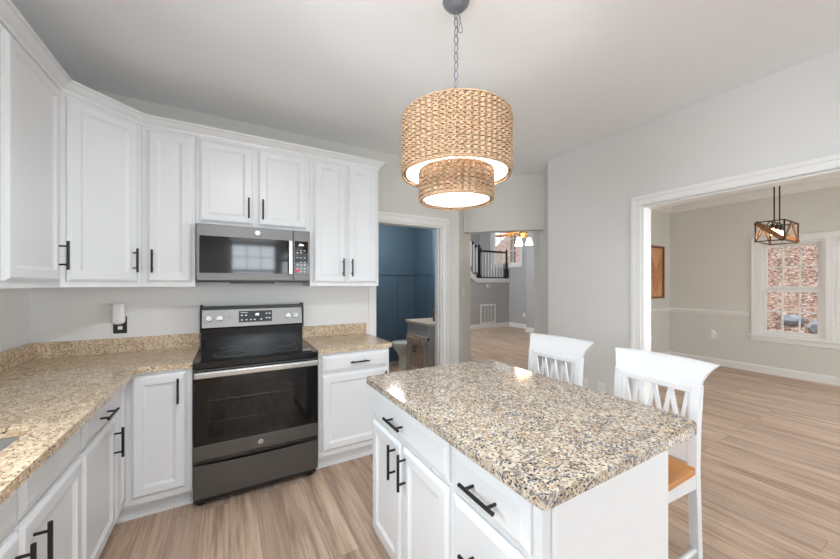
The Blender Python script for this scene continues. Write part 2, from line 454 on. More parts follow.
for x in (1.36, 1.80, 2.24, 2.64): m.box((x, 5.404, .12), (x+.07, 5.42, 1.56))
for y in (4.62, 5.02, 5.33): m.box((3.014, y, .12), (3.03, y+.07, 1.56))
m.box((1.10, 5.40, 0), (3.03, 5.42, .12))
struct('trim_1', m, M['blue'])
# dining shell
WIN = [(1.185, 1.86, .60, 2.035), (.46, 1.135, .60, 2.035), (-2.9, -1.1, .60, 2.035)]
DXW = 7.25
struct('wall_dining_right', wall_holes(MB(), 'x', DXW, DXW+.12, -5.12, 3.076, 0, 2.85, WIN), M['wall'])
struct('ceiling_dining', MB().box((3.13, -5.12, 2.85), (7.37, 3.19, 2.95)).box((3.09, -5.12, ZC), (3.13, 2.55, 2.95)), M['ceiling'])
# living shell
struct('wall_living_front', MB().box((3.60, 3.075, 2.95), (8.12, 3.19, 5)).box((7.37, 3.075, 0), (7.62, 3.19, 2.95)), M['grey'])
struct('wall_living_right', MB().box((7.50, 3.19, 0), (7.62, 6.82, 5)).box((7.62, 6.70, 0), (8.0, 6.82, 5)), M['grey'])
LW = (7.50, 8.80, 2.02, 3.35)
struct('wall_living_side', wall_holes(MB(), 'x', 8.0, 8.12, 6.70, 9.6, 0, 5, [LW]), M['grey'])
struct('wall_landing', MB().box((3.17, 8.0, 0), (8.0, 8.1, 1.44)), M['grey'])
struct('wall_stair_back', MB().box((3.17, 9.5, 1.44), (8.0, 9.6, 5)), M['grey'])
struct('ceiling_living', MB().prism([(2.3, 3.1), (3.4, 2.6), (8.12, 2.9), (8.12, 9.6), (3.0, 9.6)], 5, 5.1), M['ceiling'])
# ---- trim
def casing(name, poly_boxes, bev=.006):
    m = MB()
    for a, b in poly_boxes: m.box(a, b)
    return struct(name, m, M['trim'], bevel=bev)
# powder door casing + jamb
casing('trim_2', [((1.19, YB-.02, 0), (DX0, YB, DZ)), ((DX1, YB-.02, 0), (DX1+.078, YB, DZ)), ((1.19, YB-.02, DZ), (DX1+.078, YB, DZ+.085)),
                  ((DX1+.050, YB-.028, 0), (DX1+.078, YB-.02, DZ+.085)), ((1.19, YB-.028, DZ+.055), (DX1+.050, YB-.02, DZ+.085))])
casing('door_1', [((DX0-.001, YB, 0), (DX0+.018, YB+T, DZ-.018)), ((DX1-.018, YB, 0), (DX1+.001, YB+T, DZ-.018)), ((DX0, YB, DZ-.018), (DX1, YB+T, DZ+.001)),
                  ((DX1-.03, YB+.04, 0), (DX1-.018, YB+.075, DZ-.018))], .002)
# wide opening casing (kitchen side) and jamb lining
c = .078
casing('trim_3', [((XR-.02, OY1, 0), (XR, OY1+c, OZ)), ((XR-.02, OY0-c, OZ), (XR, OY1+c, OZ+c)), ((XR-.028, OY1+c-.03, 0), (XR-.02, OY1+c, OZ+c)), ((XR-.028, OY0-c, OZ+c-.03), (XR-.02, OY1+c-.03, OZ+c)),
                  ((XR-.02, OY0-c, 0), (XR, OY0, OZ))])
casing('trim_4', [((XR, OY1-.015, 0), (XR+T, OY1+.001, OZ-.015)), ((XR, OY0, OZ-.015), (XR+T, OY1, OZ+.001)), ((XR, OY0-.001, 0), (XR+T, OY0+.015, OZ-.015)), ((XR+T, OY1, 0), (XR+T+.02, OY1+c, OZ)), ((XR+T, OY0-c, OZ), (XR+T+.02, OY1+c, OZ+c))], .003)
def baseboard(name, pts, h=.12, t=.016):
    return struct(name, MB().sweep([(x, y, 0) for x, y in pts], [(0, 0), (t, 0), (t, h*.82), (t*.45, h), (0, h)]), M['trim'])
baseboard('baseboard_right', [(XR, 2.43), (XR, OY1+c)])
baseboard('baseboard_dining', [(3.84, 3.076), (7.25, 3.076), (7.25, -4.95)])
baseboard('baseboard_living', [(3.24, 8.0), (8.0, 8.0), (8.0, 6.82), (7.50, 6.82), (7.50, 3.3)], .14)
baseboard('baseboard_hall', [(2.33, 3.13), (3.15, 3.95)])
def mould(name, pts, z, prof): return struct(name, MB().sweep([(x, y, z) for x, y in pts], prof), M['trim'])
RAIL = [(0, 0), (.012, .006), (.014, .022), (.03, .036), (.032, .06), (.012, .07), (0, .075)]
mould('trim_5', [(3.84, 3.076), (7.25, 3.076), (7.25, 1.965)], .872, RAIL)
CRW = [(0, 0), (.012, 0), (.016, .022), (.05, .058), (.072, .082), (.085, .09), (.085, .11), (0, .11)]
mould('trim_6', [(3.84, 3.076), (7.25, 3.076), (7.25, -4.95)], 2.74, CRW)

# ---- windows
def window(name, axis, c0, c1, a0, a1, z0, z1, inward, cols=3, rows=2, sashes=2, casing_w=.09, case=True, sill=True, case_sides=(1, 1)):
    """c0 = inner wall face, c1 = outer; inward = +-1 direction of the room along the axis"""
    root = bpy.data.objects.new(name, None); COL.objects.link(root); root['kind'] = 'structure'
    mid = (c0+c1)/2; root.location = (mid, (a0+a1)/2, z0) if axis == 'x' else ((a0+a1)/2, mid, z0)
    ORG[root.as_pointer()] = V(root.location)
    def bx(m, ca, cb, aa, ab, za, zb):
        return m.box((ca, aa, za), (cb, ab, zb)) if axis == 'x' else m.box((aa, ca, za), (ab, cb, zb))
    m = MB(); f = .035
    lo, hi = min(c0, c1)+.004, max(c0, c1)-.004
    bx(m, lo, hi, a0, a0+f, z0, z1); bx(m, lo, hi, a1-f, a1, z0, z1); bx(m, lo, hi, a0+f, a1-f, z0, z0+f); bx(m, lo, hi, a0+f, a1-f, z1-f, z1)
    build(m, 'frame', M['trim'], root, bevel=.003)
    H = (z1-z0-2*f)/sashes
    for s in range(sashes):
        za = z0+f+s*H; zb = za+H
        cc = mid+inward*(.018 if s == 0 else -.018)
        m = MB(); g = .042
        aa, ab = a0+f, a1-f
        bx(m, cc-.016, cc+.016, aa, aa+g, za, zb); bx(m, cc-.016, cc+.016, ab-g, ab, za, zb); bx(m, cc-.016, cc+.016, aa+g, ab-g, za, za+g); bx(m, cc-.016, cc+.016, aa+g, ab-g, zb-g, zb)
        sash = build(m, 'sash', M['trim'], root, bevel=.003)
        m = MB()
        for k in range(1, cols):
            x = aa+g+(ab-aa-2*g)*k/cols; bx(m, cc-.009, cc+.009, x-.009, x+.009, za+g, zb-g)
        for k in range(1, rows):
            z = za+g+(zb-za-2*g)*k/rows; bx(m, cc-.0085, cc+.0085, aa+g, ab-g, z-.009, z+.009)
        build(m, 'muntin', M['trim'], sash)
        m = MB(); bx(m, cc-.002, cc+.002, aa+g-.004, ab-g+.004, za+g-.004, zb-g+.004); build(m, 'pane', M['glass'], sash)
    return root
window('window_1', 'x', DXW, DXW+.12, *WIN[0], -1)
window('window_2', 'x', DXW, DXW+.12, *WIN[1], -1)
window('window_3', 'y', -5.00, -5.12, *BW, 1)
window('added_window_4', 'y', -5.00, -5.12, *PW, 1, cols=4, rows=4, sashes=1)  # unseen patio glazing, added to let light in
window('window_5', 'x', XL, XL-T, *SW, 1)
window('added_window_6', 'y', -5.00, -5.12, *DW, 1, cols=6)  # rear dining window, added for the lamp behind it
window('added_window_8', 'x', XL, XL-T, *NW, 1, cols=6)  # nook window out of view, put in for light
window('window_7', 'x', 8.0, 8.12, *LW, -1, cols=4, rows=3, sashes=1)
window('added_window_9', 'x', DXW, DXW+.12, *WIN[2], -1, cols=6)  # unseen dining side window, added for its lamp
# twin window casing, mullion post, sill and apron
cw = .085
ya, yb, za, zb = WIN[1][0], WIN[0][1], .60, 2.035
casing('trim_7', [((DXW-.02, yb, za), (DXW, yb+cw, zb+.09)), ((DXW-.02, ya-cw, za), (DXW, ya, zb+.09)), ((DXW-.02, ya, zb), (DXW, yb, zb+.09)), ((DXW-.02, 1.135, za), (DXW, 1.185, zb)),
                  ((DXW-.05, ya-cw-.03, za-.028), (DXW, yb+cw+.03, za)), ((DXW-.02, ya-cw, za-.10), (DXW, yb+cw, za-.028)), ((DXW-.028, yb+cw-.025, za), (DXW-.02, yb+cw, zb+.09))], .005)
casing('trim_8', [((7.98, LW[0]-.08, LW[2]-.08), (8.0, LW[0], LW[3]+.08)), ((7.98, LW[1], LW[2]-.08), (8.0, LW[1]+.08, LW[3]+.08)), ((7.98, LW[0], LW[2]-.08), (8.0, LW[1], LW[2])), ((7.98, LW[0], LW[3]), (8.0, LW[1], LW[3]+.08))])
for nm, (a0, a1, z0, z1) in (('trim_9', BW), ('trim_10', PW), ('trim_11', DW)):
    casing(nm, [((a0-.08, -5.00, max(0, z0-.08)), (a0, -4.98, z1+.08)), ((a1, -5.00, max(0, z0-.08)), (a1+.08, -4.98, z1+.08)), ((a0, -1.60, z1), (a1, -4.98, z1+.08)), ((a0, -5.00, max(0, z0-.08)), (a1, -4.98, z0))])
casing('trim_12', [((XL, SW[0]-.08, SW[2]-.08), (XL+.02, SW[0], SW[3]+.08)), ((XL, SW[1], SW[2]-.08), (XL+.02, SW[1]+.08, SW[3]+.08)), ((XL, SW[0], SW[3]), (XL+.02, SW[1], SW[3]+.08)), ((XL, SW[0], SW[2]-.08), (XL+.02, SW[1], SW[2]))])

# ---- outdoors: leaf covered bank rising beyond the dining windows, rocks, trees
def hill(x, y):
    r = max(0, x-8.9)
    return -.25+.72*r+.10*math.sin(1.7*y+.6*x)+.08*math.sin(2.9*x-1.3*y)-(.12*r if y > 5 else 0)
m = MB(); NX, NY = 46, 70; vs = []; fs = []
for i in range(NX+1):
    for j in range(NY+1):
        x = 8.14+i*.3; y = -8+j*.36
        vs.append((x, y, hill(x, y)))
for i in range(NX):
    for j in range(NY):
        a = i*(NY+1)+j; fs.append((a, a+NY+1, a+NY+2, a+1))
m.add(vs, fs); m.box((8.14, -8, -1.2), (22.2, 17.2, -1.0))
g = build(m, 'ground', M['leaf'], kind='structure', smooth=True)
rk = random.Random(3)
ROCKS = [(10.0, 2.05, .17, .12, 'flat pale grey rock lying on leaves, left of the pile outside'), (9.75, 1.62, .20, .15, 'largest blue grey rock in the pile outside the dining window'), (9.7, 1.24, .14, .12, 'small grey rock at right end of the pile outside the left sash'), (9.7, .75, .2, .17, 'grey rock seen at the foot of the right hand dining window')]
for x, y, rr, hh, lab in ROCKS:
    bm = bmesh.new(); bmesh.ops.create_icosphere(bm, subdivisions=2, radius=1)
    me = bpy.data.meshes.new('rock')
    for v in bm.verts:
        k = 1+rk.uniform(-.16, .16); v.co = V((v.co.x*rr*.8*k, v.co.y*rr*k, v.co.z*hh*k))
    bm.to_mesh(me); bm.free(); me.materials.append(M['rock'])
    o = bpy.data.objects.new('rock', me); COL.objects.link(o); o.location = (x, y, hill(x, y)+hh*.35); tag(o, lab, 'rock', 'rocks outside the dining window')
def tree(x, y, h, r, lab):
    m = MB(); z = hill(x, y)-.1
    m.tube([(x, y, z), (x+.05, y-.04, z+h*.4), (x-.06, y+.05, z+h*.75), (x, y, z+h)], r, 8, rs=[r, r*.8, r*.55, r*.2])
    q = random.Random(int(x*97+y*31))
    for k in range(16):
        zz = z+h*q.uniform(.3, .95); a = q.uniform(0, 2*PI); L = h*q.uniform(.12, .3); d = V((math.cos(a), math.sin(a), q.uniform(.3, .9)))
        p = V((x, y, zz)); e = p+d*L
        m.tube([p, p+d*L*.5+V((0, 0, .05)), e], r*.3, 5, rs=[r*.32, r*.2, r*.06])
        for s in range(3):
            d2 = (d+V((q.uniform(-.8, .8), q.uniform(-.8, .8), q.uniform(-.1, .6)))).normalized(); b = p+d*L*q.uniform(.4, .9)
            m.tube([b, b+d2*L*.5], r*.1, 4, rs=[r*.12, r*.03])
    tag(build(m, 'bare_tree', M['bark'], smooth=True), lab, 'tree', 'bare trees on the bank')
tree(12.6, 8.6, 6, .13, 'bare tree framed by the left half of the stair landing window')
tree(12.0, 11.8, 7, .15, 'bare tree far left behind the stair balusters window')
tree(14.5, 2.6, 6, .14, 'bare tree high on the bank beyond the dining window')

# ------------------------------------------------------------------ cabinets
DOOR = [(0, 0), (0, .011), (.012, .019), (.015, .020), (.054, .02), (.058, .016), (.070, .010)]
DRAW = [(0, 0), (0, .010), (.004, .013), (.020, .018), (.023, .020)]
def handle(parent, c, d, n, L=.150):
    """bar pull: c on the door surface, d along the bar, n outward"""
    c = V(c); d = V(d); n = V(n); m = MB(); p = c+n*.034
    m.tube([p-d*L/2, p+d*L/2], .0062, 10)
    for s in (-1, 1): m.tube([c+d*(s*L*.32)-n*.001, p+d*(s*L*.32)], .0048, 8)
    return build(m, 'handle', M['black'], parent, smooth=True)
def front(parent, name, O, a, n, w, h, style=DOOR, hd=None):
    """hd = (x fraction-from-left metres, z metres, 'v'/'h')"""
    o = build(MB().panel(O, a, n, w, h, style), name, M['cab'], parent)
    if hd:
        x, z, k = hd
        handle(o, V(O)+V(a)*x+V((0, 0, z))+V(n)*.02, V((0, 0, 1)) if k == 'v' else V(a), n)
    return o
X_, Y_ = V((1, 0, 0)), V((0, 1, 0))
ZU, ZUT = 1.378, 2.44
UY, UX = 2.776, -.785
UPPERS = []
def cab(loc, label):
    o = thing('kitchen_cabinet', loc, label, 'cabinet'); UPPERS.append(o); return o
# uppers: left wall (second one runs out of the frame), corner, single, over microwave, double
for k, (ya, yb) in enumerate(((1.925, 2.488), (1.36, 1.923))):
    t = cab((XL, (ya+yb)/2, ZU), ['white upper cabinet on the left wall, its handle beside the corner unit', 'white upper cabinet nearest the camera on left wall, cut by the frame'][k])
    build(MB().box((XL+.001, ya, ZU), (UX, yb, ZUT)), 'body', M['cab'], t)
    front(t, 'door', (UX+.0005, ya+.035, ZU+.032), Y_, X_, yb-ya-.085, 1.0, DOOR, ((yb-ya-.085-.03, .03)[k], .135, 'v'))
t = cab((XL, YB, ZU), 'white diagonal upper corner cabinet between left wall and back wall')
build(MB().prism([(XL+.001, 2.489), (UX, 2.489), (-.499, 2.775), (-.499, YB-.013), (XL+.001, YB-.013)], ZU, ZUT), 'body', M['cab'], t)
dg = V((1, 1, 0)).normalized(); dn = V((1, -1, 0)).normalized(); L = .286*math.sqrt(2)
front(t, 'door', V((UX, 2.489, ZU+.032))+dg*.022+dn*.0005, dg, dn, L-.052, 1.0, DOOR, (L-.052-.032, .135, 'v'))
t = cab((-.35, YB, ZU), 'narrow white single door upper cabinet left of the microwave')
build(MB().box((-.497, UY, ZU), (-.208, YB-.013, ZUT)), 'body', M['cab'], t)
front(t, 'door', (-.468, UY-.0005, ZU+.032), X_, -Y_, .24, 1.0, DOOR, (.03, .135, 'v'))
t = cab((.175, YB, 1.815), 'short white double door upper cabinet above the microwave')
build(MB().box((-.206, UY, 1.815), (.562, YB-.013, ZUT)), 'body', M['cab'], t)
front(t, 'door', (-.184, UY-.0005, 1.838), X_, -Y_, .335, .572, DOOR, (.305, .115, 'v'))
front(t, 'door', (.186, UY-.0005, 1.838), X_, -Y_, .348, .572, DOOR, (.03, .115, 'v'))
t = cab((.87, YB, ZU), 'tall white double door upper cabinet right of the microwave')
build(MB().box((.564, UY, ZU), (1.163, YB-.013, ZUT)), 'body', M['cab'], t)
front(t, 'door', (.595, UY-.0005, ZU+.032), X_, -Y_, .262, 1.0, DOOR, (.235, .125, 'v'))
front(t, 'door', (.882, UY-.0005, ZU+.032), X_, -Y_, .258, 1.0, DOOR, (.025, .125, 'v'))
# crown along the upper cabinets
CR = [(0, -.012), (.008, -.012), (.01, .006), (.018, .012), (.04, .036), (.05, .04), (.05, .052), (0, .052)]
CP = [(UX, 1.36, ZUT), (UX, 1.924, ZUT), (UX, 2.489, ZUT), (-.499, UY, ZUT), (-.2075, UY, ZUT), (.563, UY, ZUT), (1.163, UY, ZUT), (1.163, YB-.014, ZUT)]
for k, (lo, hi) in enumerate(((1, 3), (0, 2), (2, 4), (3, 5), (4, 6), (5, 8))):
    build(MB().sweep(CP, CR, lo, hi), 'crown_moulding', M['cab'], UPPERS[k])

# bases
BX, BY, ZB = -.53, 2.487, .881
def base_body(parent, a, b, toe_axis):
    m = MB(); (x0, y0), (x1, y1) = a, b
    m.box((x0, y0, .115), (x1, y1, ZB))
    build(m, 'body', M['cab'], parent)
    m = MB()
    if toe_axis == 'y': m.box((x0, y0+.075, 0), (x1, y1, .1145)); m.box((x0, y0+.063, 0), (x1, y0+.075, .02))
    elif toe_axis == 'x': m.box((x0, y0, 0), (x1-.075, y1, .1145)); m.box((x1-.075, y0, 0), (x1-.063, y1, .02))
    else: m.box((x0+.075, y0, 0), (x1, y1, .1145)); m.box((x0+.063, y0, 0), (x0+.075, y1, .02))
    build(m, 'toe_kick', M['cab'], parent)
# corner base
t = cab((XL, YB, 0), 'white corner base cabinet with two doors meeting at the inside corner')
P = [(XL+.001, 2.277), (BX, 2.277), (BX, BY), (-.202, BY), (-.202, YB-.013), (XL+.001, YB-.013)]
build(MB().prism(P, .115, ZB), 'body', M['cab'], t)
build(MB().prism([(XL+.001, 2.277), (BX-.075, 2.277), (BX-.075, BY+.075), (-.202, BY+.075), (-.202, YB-.013), (XL+.001, YB-.013)], 0, .1145)
      .prism([(BX-.0755, 2.277), (BX-.063, 2.277), (BX-.063, BY+.063), (-.202, BY+.063), (-.202, BY+.0755), (BX-.0755, BY+.0755)], 0, .02), 'toe_kick', M['cab'], t)
front(t, 'door', (BX+.0005, 2.284, .155), Y_, X_, .178, .705)
front(t, 'door', (-.492, BY-.0005, .155), X_, -Y_, .262, .705, DOOR, (.222, .60, 'v'))
# drawer base left of corner (and its neighbour beyond the frame)
for k, (ya, yb) in enumerate(((1.832, 2.276), (.40, .914))):
    t = cab((XL, (ya+yb)/2, 0), ['white base cabinet with one drawer over one door, between sink and corner', 'white base cabinet nearest the camera along the left wall, outside the frame'][k])
    base_body(t, (XL+.001, ya), (BX, yb), 'x')
    wd = yb-ya-.026
    front(t, 'drawer', (BX+.0005, ya+.013, .728), Y_, X_, wd, .117, DRAW, (wd/2+.02, .056, 'h'))
    front(t, 'door', (BX+.0005, ya+.013, .155), Y_, X_, wd, .55, DOOR, (wd-.032, .43, 'v'))
# sink base as panels round the bowl
t = cab((XL, 1.37, 0), 'white sink base cabinet with two false fronts over two doors')
ya, yb = .915, 1.831
m = MB().box((XL+.001, ya, .115), (BX, ya+.018, ZB)).box((XL+.001, yb-.018, .115), (BX, yb, ZB)).box((XL+.001, ya+.018, .115), (BX, yb-.018, .135)).box((XL+.001, ya+.018, .135), (XL+.012, yb-.018, ZB)).box((BX-.02, ya+.018, .135), (BX, yb-.018, ZB))
build(m, 'body', M['cab'], t)
build(MB().box((XL+.001, ya, 0), (BX-.075, yb, .1145)).box((BX-.075, ya, 0), (BX-.063, yb, .02)), 'toe_kick', M['cab'], t)
for s in range(2):
    y = ya+.012+s*.450
    front(t, 'false_front', (BX+.0005, y, .728), Y_, X_, .442, .117, DRAW)
    front(t, 'door', (BX+.0005, y, .155), Y_, X_, .442, .55, DOOR, ((.412 if s == 0 else .062), .44, 'v'))
# right of range
t = cab((.86, YB, 0), 'white base cabinet with drawer and door between range and powder room')
base_body(t, (.566, BY), (1.135, YB-.013), 'y')
front(t, 'drawer', (.590, BY-.0005, .735), X_, -Y_, .53, .128, DRAW, (.28, .064, 'h'))
front(t, 'door', (.590, BY-.0005, .155), X_, -Y_, .53, .56, DOOR, (.497, .47, 'v'))

# ------------------------------------------------------------------ worktops
def slab(outer, hole, z0, z1):
    bm = bmesh.new(); ed = []
    for loop in (outer, hole):
        if not loop: continue
        vs = [bm.verts.new((x, y, z0)) for x, y in loop]
        ed += [bm.edges.new((vs[i], vs[(i+1) % len(vs)])) for i in range(len(vs))]
    r = bmesh.ops.triangle_fill(bm, edges=ed, use_beauty=True, use_dissolve=False)
    def inside(p, poly):
        k = False
        for i in range(len(poly)):
            (xa, ya_), (xb, yb_) = poly[i-1], poly[i]
            if (ya_ > p.y) != (yb_ > p.y) and p.x < (xb-xa)*(p.y-ya_)/(yb_-ya_)+xa: k = not k
        return k
    if hole: bmesh.ops.delete(bm, geom=[f for f in bm.faces if inside(f.calc_center_median(), hole)], context='FACES_ONLY')
    ex = bmesh.ops.extrude_face_region(bm, geom=list(bm.faces))
    for v in ex['geom']:
        if isinstance(v, bmesh.types.BMVert): v.co.z = z1
    bm.verts.ensure_lookup_table()
    m = MB(); bm.verts.index_update(); m.add([v.co.copy() for v in bm.verts], [tuple(v.index for v in f.verts) for f in bm.faces]); bm.free(); return m
def rounded(poly, rad, seg=6):
    out = []; n = len(poly)
    for i, (x, y) in enumerate(poly):
        r = rad[i] if isinstance(rad, (list, tuple)) else rad
        p = V((x, y)); a = (V(poly[i-1])-p).normalized(); b = (V(poly[(i+1) % n])-p).normalized()
        if r <= 0: out.append((x, y)); continue
        for k in range(seg+1):
            t = k/seg; q = p+a*r*(1-t)**2+b*r*t**2
            out.append((q.x, q.y))
    return out
ZT = .914; CE = -.462; CY = 2.458
t = thing('countertop', (XL, YB, ZB+.001), 'L shaped tan granite countertop with sink cutout along left and back walls', 'countertop')
outer = rounded([(XL+.001, .40), (CE, .40), (CE, CY), (-.199, CY), (-.199, YB-.013), (XL+.001, YB-.013)], [0, .02, .03, 0, 0, 0])
hole = rounded([(-.965, .98), (-.572, .98), (-.572, 1.645), (-.965, 1.645)], .05)
build(slab(outer, hole, ZB+.001, ZT), 'worktop', M['granite'], t, bevel=.009, seg=3)
m = MB().box((XL+.001, .40, ZT), (XL+.02, YB-.033, ZT+.102)); build(m, 'backsplash', M['granite'], t, bevel=.002)
m = MB().box((XL+.001, YB-.033, ZT), (-.199, YB-.013, ZT+.102)); build(m, 'backsplash', M['granite'], t, bevel=.002)
t = thing('countertop', (.86, YB, ZB+.001), 'short tan granite countertop with backsplash right of the range', 'countertop')
build(slab(rounded([(.556, CY), (1.158, CY), (1.158, YB-.031), (.556, YB-.031)], [0, .02, 0, 0]), None, ZB+.001, ZT), 'worktop', M['granite'], t, bevel=.009, seg=3)
build(MB().box((.556, YB-.033, ZT), (1.158, YB-.013, ZT+.102)), 'backsplash', M['granite'], t, bevel=.002)
# sink
def sink():
    t = thing('sink', (-.775, 1.27, .70), 'stainless undermount sink bowl set into the left granite counter', 'sink')
    o = rounded([(-.975, .97), (-.562, .97), (-.562, 1.655), (-.975, 1.655)], .055); i = rounded([(-.955, .99), (-.582, .99), (-.582, 1.635), (-.955, 1.635)], .05)
    n = len(o); m = MB(); z1 = ZB-.0005; zb = .69
    i2 = [((x+.775)*.93-.775, (y-1.3125)*.95+1.3125) for x, y in i]
    vs = [(x, y, z1) for x, y in o]+[(x, y, z1) for x, y in i]+[(x, y, zb+.01) for x, y in i2]+[(x, y, zb) for x, y in o]
    fs = []
    for k in range(n):
        q = (k+1) % n
        fs += [(k, q, q+n, k+n), (k+n, q+n, q+2*n, k+2*n), (k+3*n, q+3*n, q, k)]
    fs += [tuple(range(2*n, 3*n)), tuple(range(4*n-1, 3*n-1, -1))]
    m.add(vs, fs); build(m, 'bowl', M['sinksteel'], t, smooth=True)
    build(MB().lathe([(.0, .004), (.03, .003), (.042, .0015), (.045, 0)], (-.775, 1.27, .7005), 20), 'drain', M['chrome'], t, smooth=True)
sink()

# ------------------------------------------------------------------ range
def text_mesh(parent, s, size, M4, mat, name):
    c = bpy.data.curves.new(name, 'FONT'); c.body = s; c.size = size; c.align_x = 'CENTER'; c.align_y = 'CENTER'; c.extrude = .0004
    o = bpy.data.objects.new('tmp', c); COL.objects.link(o)
    dg_ = bpy.context.evaluated_depsgraph_get(); me = bpy.data.meshes.new_from_object(o.evaluated_get(dg_))
    bpy.data.objects.remove(o)
    me.transform(M4); me.name = name; me.materials.clear(); me.materials.append(mat)
    r = bpy.data.objects.new(name, me); COL.objects.link(r)
    if parent:
        me.transform(Matrix.Translation(-ORG[parent.as_pointer()])); r.parent = parent
    return r
def badge(parent, c, r):
    """round monogram badge on a -Y facing surface"""
    c = V(c)
    b = build(MB().lathe([(0, -.003), (r, -.003), (r, 0)], c, 28, 'y').lathe([(r*.82, -.0032), (r*.82, -.005), (r*1.02, -.005), (r*1.02, -.0005)], c, 28, 'y'), 'badge', M['chrome'], parent, smooth=True)
    MM = Matrix.Translation(c+V((0, -.0036, 0))) @ Matrix.Rotation(PI/2, 4, 'X') @ Matrix.Rotation(math.radians(8), 4, 'Z')
    text_mesh(b, 'GE', r*1.0, MM, M['slate'], 'monogram')
def kitchen_range():
    x0, x1, yf = -.194, .550, 2.432
    t = thing('kitchen_range', ((x0+x1)/2, YB, 0), 'slate grey freestanding electric range with black glass oven door', 'range')
    xc = (x0+x1)/2
    # body shell: sides, back, bottom, oven cavity open behind the door glass
    m = MB()
    m.box((x0, 2.487, .07), (x0+.05, 3.07, .895)); m.box((x1-.05, 2.487, .07), (x1, 3.07, .895)); m.box((x0+.05, 3.0, .07), (x1-.05, 3.07, .895))
    m.box((x0+.05, 2.487, .07), (x1-.05, 3.0, .36)); m.box((x0+.05, 2.487, .80), (x1-.05, 3.0, .895))
    build(m, 'body', M['blackplastic'], t)
    m = MB()
    for a in ((x0+.0505, x0+.055), (x1-.055, x1-.0505)): m.box((a[0], 2.50, .3605), (a[1], 2.995, .7995))
    m.box((x0+.055, 2.50, .3605), (x1-.055, 2.995, .365)); m.box((x0+.055, 2.99, .365), (x1-.055, 2.9995, .7995))
    cv = build(m, 'oven_cavity', M['cavity'], t)
    for z in (.50, .64):
        m = MB(); 
        for s in (2.52, 2.97): m.tube([(x0+.056, s, z), (x1-.056, s, z)], .004, 6)
        for k in range(17): m.tube([(x0+.08+k*(x1-x0-.16)/16, 2.52, z), (x0+.08+k*(x1-x0-.16)/16, 2.97, z)], .0022, 5)
        build(m, 'oven_rack', M['chrome'], cv, smooth=True)
    # cooktop
    m = MB().box((x0-.002, 2.44, .896), (x1+.002, 3.0, .912)).box((x0-.002, 2.428, .868), (x1+.002, 2.486, .911))
    ck = build(m, 'cooktop_frame', M['gloss_black'], t, bevel=.006, seg=3)
    gl = build(MB().box((x0+.03, 2.465, .9122), (x1-.03, 2.985, .9165)), 'cooktop_glass', M['blackglass'], t, bevel=.002)
    for cx_, cy_, r in ((.01, 2.62, .105), (.36, 2.62, .085), (.01, 2.86, .075), (.36, 2.86, .105)):
        build(MB().tube([(cx_+r*math.cos(2*PI*k/40), cy_+r*math.sin(2*PI*k/40), .9166) for k in range(41)], .0008, 4, caps=False), 'burner_ring', M['cavity'], gl)
    # backguard
    m = MB()
    prof = [(2.985, .9125), (2.985, 1.05), (2.972, 1.06), (2.992, 1.20), (3.07, 1.20), (3.07, .9125)]
    n = len(prof); m.add([(x0+.006, y, z) for y, z in prof]+[(x1-.006, y, z) for y, z in prof], [tuple(range(n)), tuple(range(2*n-1, n-1, -1))]+[(i, i+n, (i+1) % n+n, (i+1) % n) for i in range(n)])
    bgd = build(m, 'backguard', M['gloss_black'], t)
    # control panel, tilted plate on the backguard
    def pt(x, s, d=0):   # s 0..1 up the tilted face, d outward
        y = 2.972+.02*s; z = 1.06+.14*s; nrm = V((0, -.99, .141)); return V((x, y, z))+nrm*d
    def plate(xa, xb, sa, sb, d0, d1):
        mm = MB(); q = [pt(xa, sa, d0), pt(xb, sa, d0), pt(xb, sb, d0), pt(xa, sb, d0), pt(xa, sa, d1), pt(xb, sa, d1), pt(xb, sb, d1), pt(xa, sb, d1)]
        return mm.add(q, [(3,2,1,0),(4,5,6,7),(0,1,5,4),(1,2,6,5),(2,3,7,6),(3,0,4,7)])
    cp = build(plate(x0+.012, x1-.012, .02, .98, .0003, .004), 'control_panel', M['steel'], t)
    build(MB().box((x0-.001, 2.972, 1.2005), (x1+.001, 3.07, 1.222)).box((x0-.001, 2.965, 1.03), (x0+.0055, 3.07, 1.2003)).box((x1-.0055, 2.965, 1.03), (x1+.001, 3.07, 1.2003)).box((x0-.001, 2.975, 1.222), (x0+.014, 3.07, 1.236)).box((x1-.014, 2.975, 1.222), (x1+.001, 3.07, 1.236)), 'backguard_cap', M['blackplastic'], t, bevel=.003)
    ds = build(plate(.062, .302, .22, .86, .0042, .006), 'display', M['blackplastic'], t)
    m = MB()
    for x, s in ((.083, .62), (.112, .62), (.083, .36), (.115, .36), (.147, .36), (.174, .36), (.222, .36), (.262, .68), (.284, .68), (.262, .42), (.284, .42)):
        q = plate(x-.006, x+.006, s-.025, s+.025, .0061, .0065); m.add(q.v, q.f)
    q = plate(.075, .125, .76, .78, .0061, .0065); m.add(q.v, q.f)
    build(m, 'key_marks', M['mark'], ds)
    m = MB()
    for x in (.184, .193, .202): 
        q = plate(x-.0032, x+.0032, .58, .71, .0061, .0066); m.add(q.v, q.f)
    build(m, 'clock', M['clock'], ds)
    for x in (x0+.058, x0+.128, x1-.125, x1-.066):
        c_ = pt(x, .5, .0041); nn = V((0, -.99, .141))
        m = MB().tube([c_, c_+nn*.012, c_+nn*.013, c_+nn*.03], .02, 20, rs=[.024, .023, .0195, .018])
        u_ = V((0, .141, .99))
        m.bar(c_+nn*.031-u_*.017, c_+nn*.031+u_*.017, .006, .006, up=nn)
        build(m, 'knob', M['chrome'], t, smooth=True)
    build(MB().lathe([(0, -.002), (.004, -.002), (.004, 0)], pt(x0+.19, .55, .0045), 12, 'y'), 'indicator_lamp', M['blackplastic'], t)
    # oven door: frame ring + glass
    ya, yb = yf, 2.484
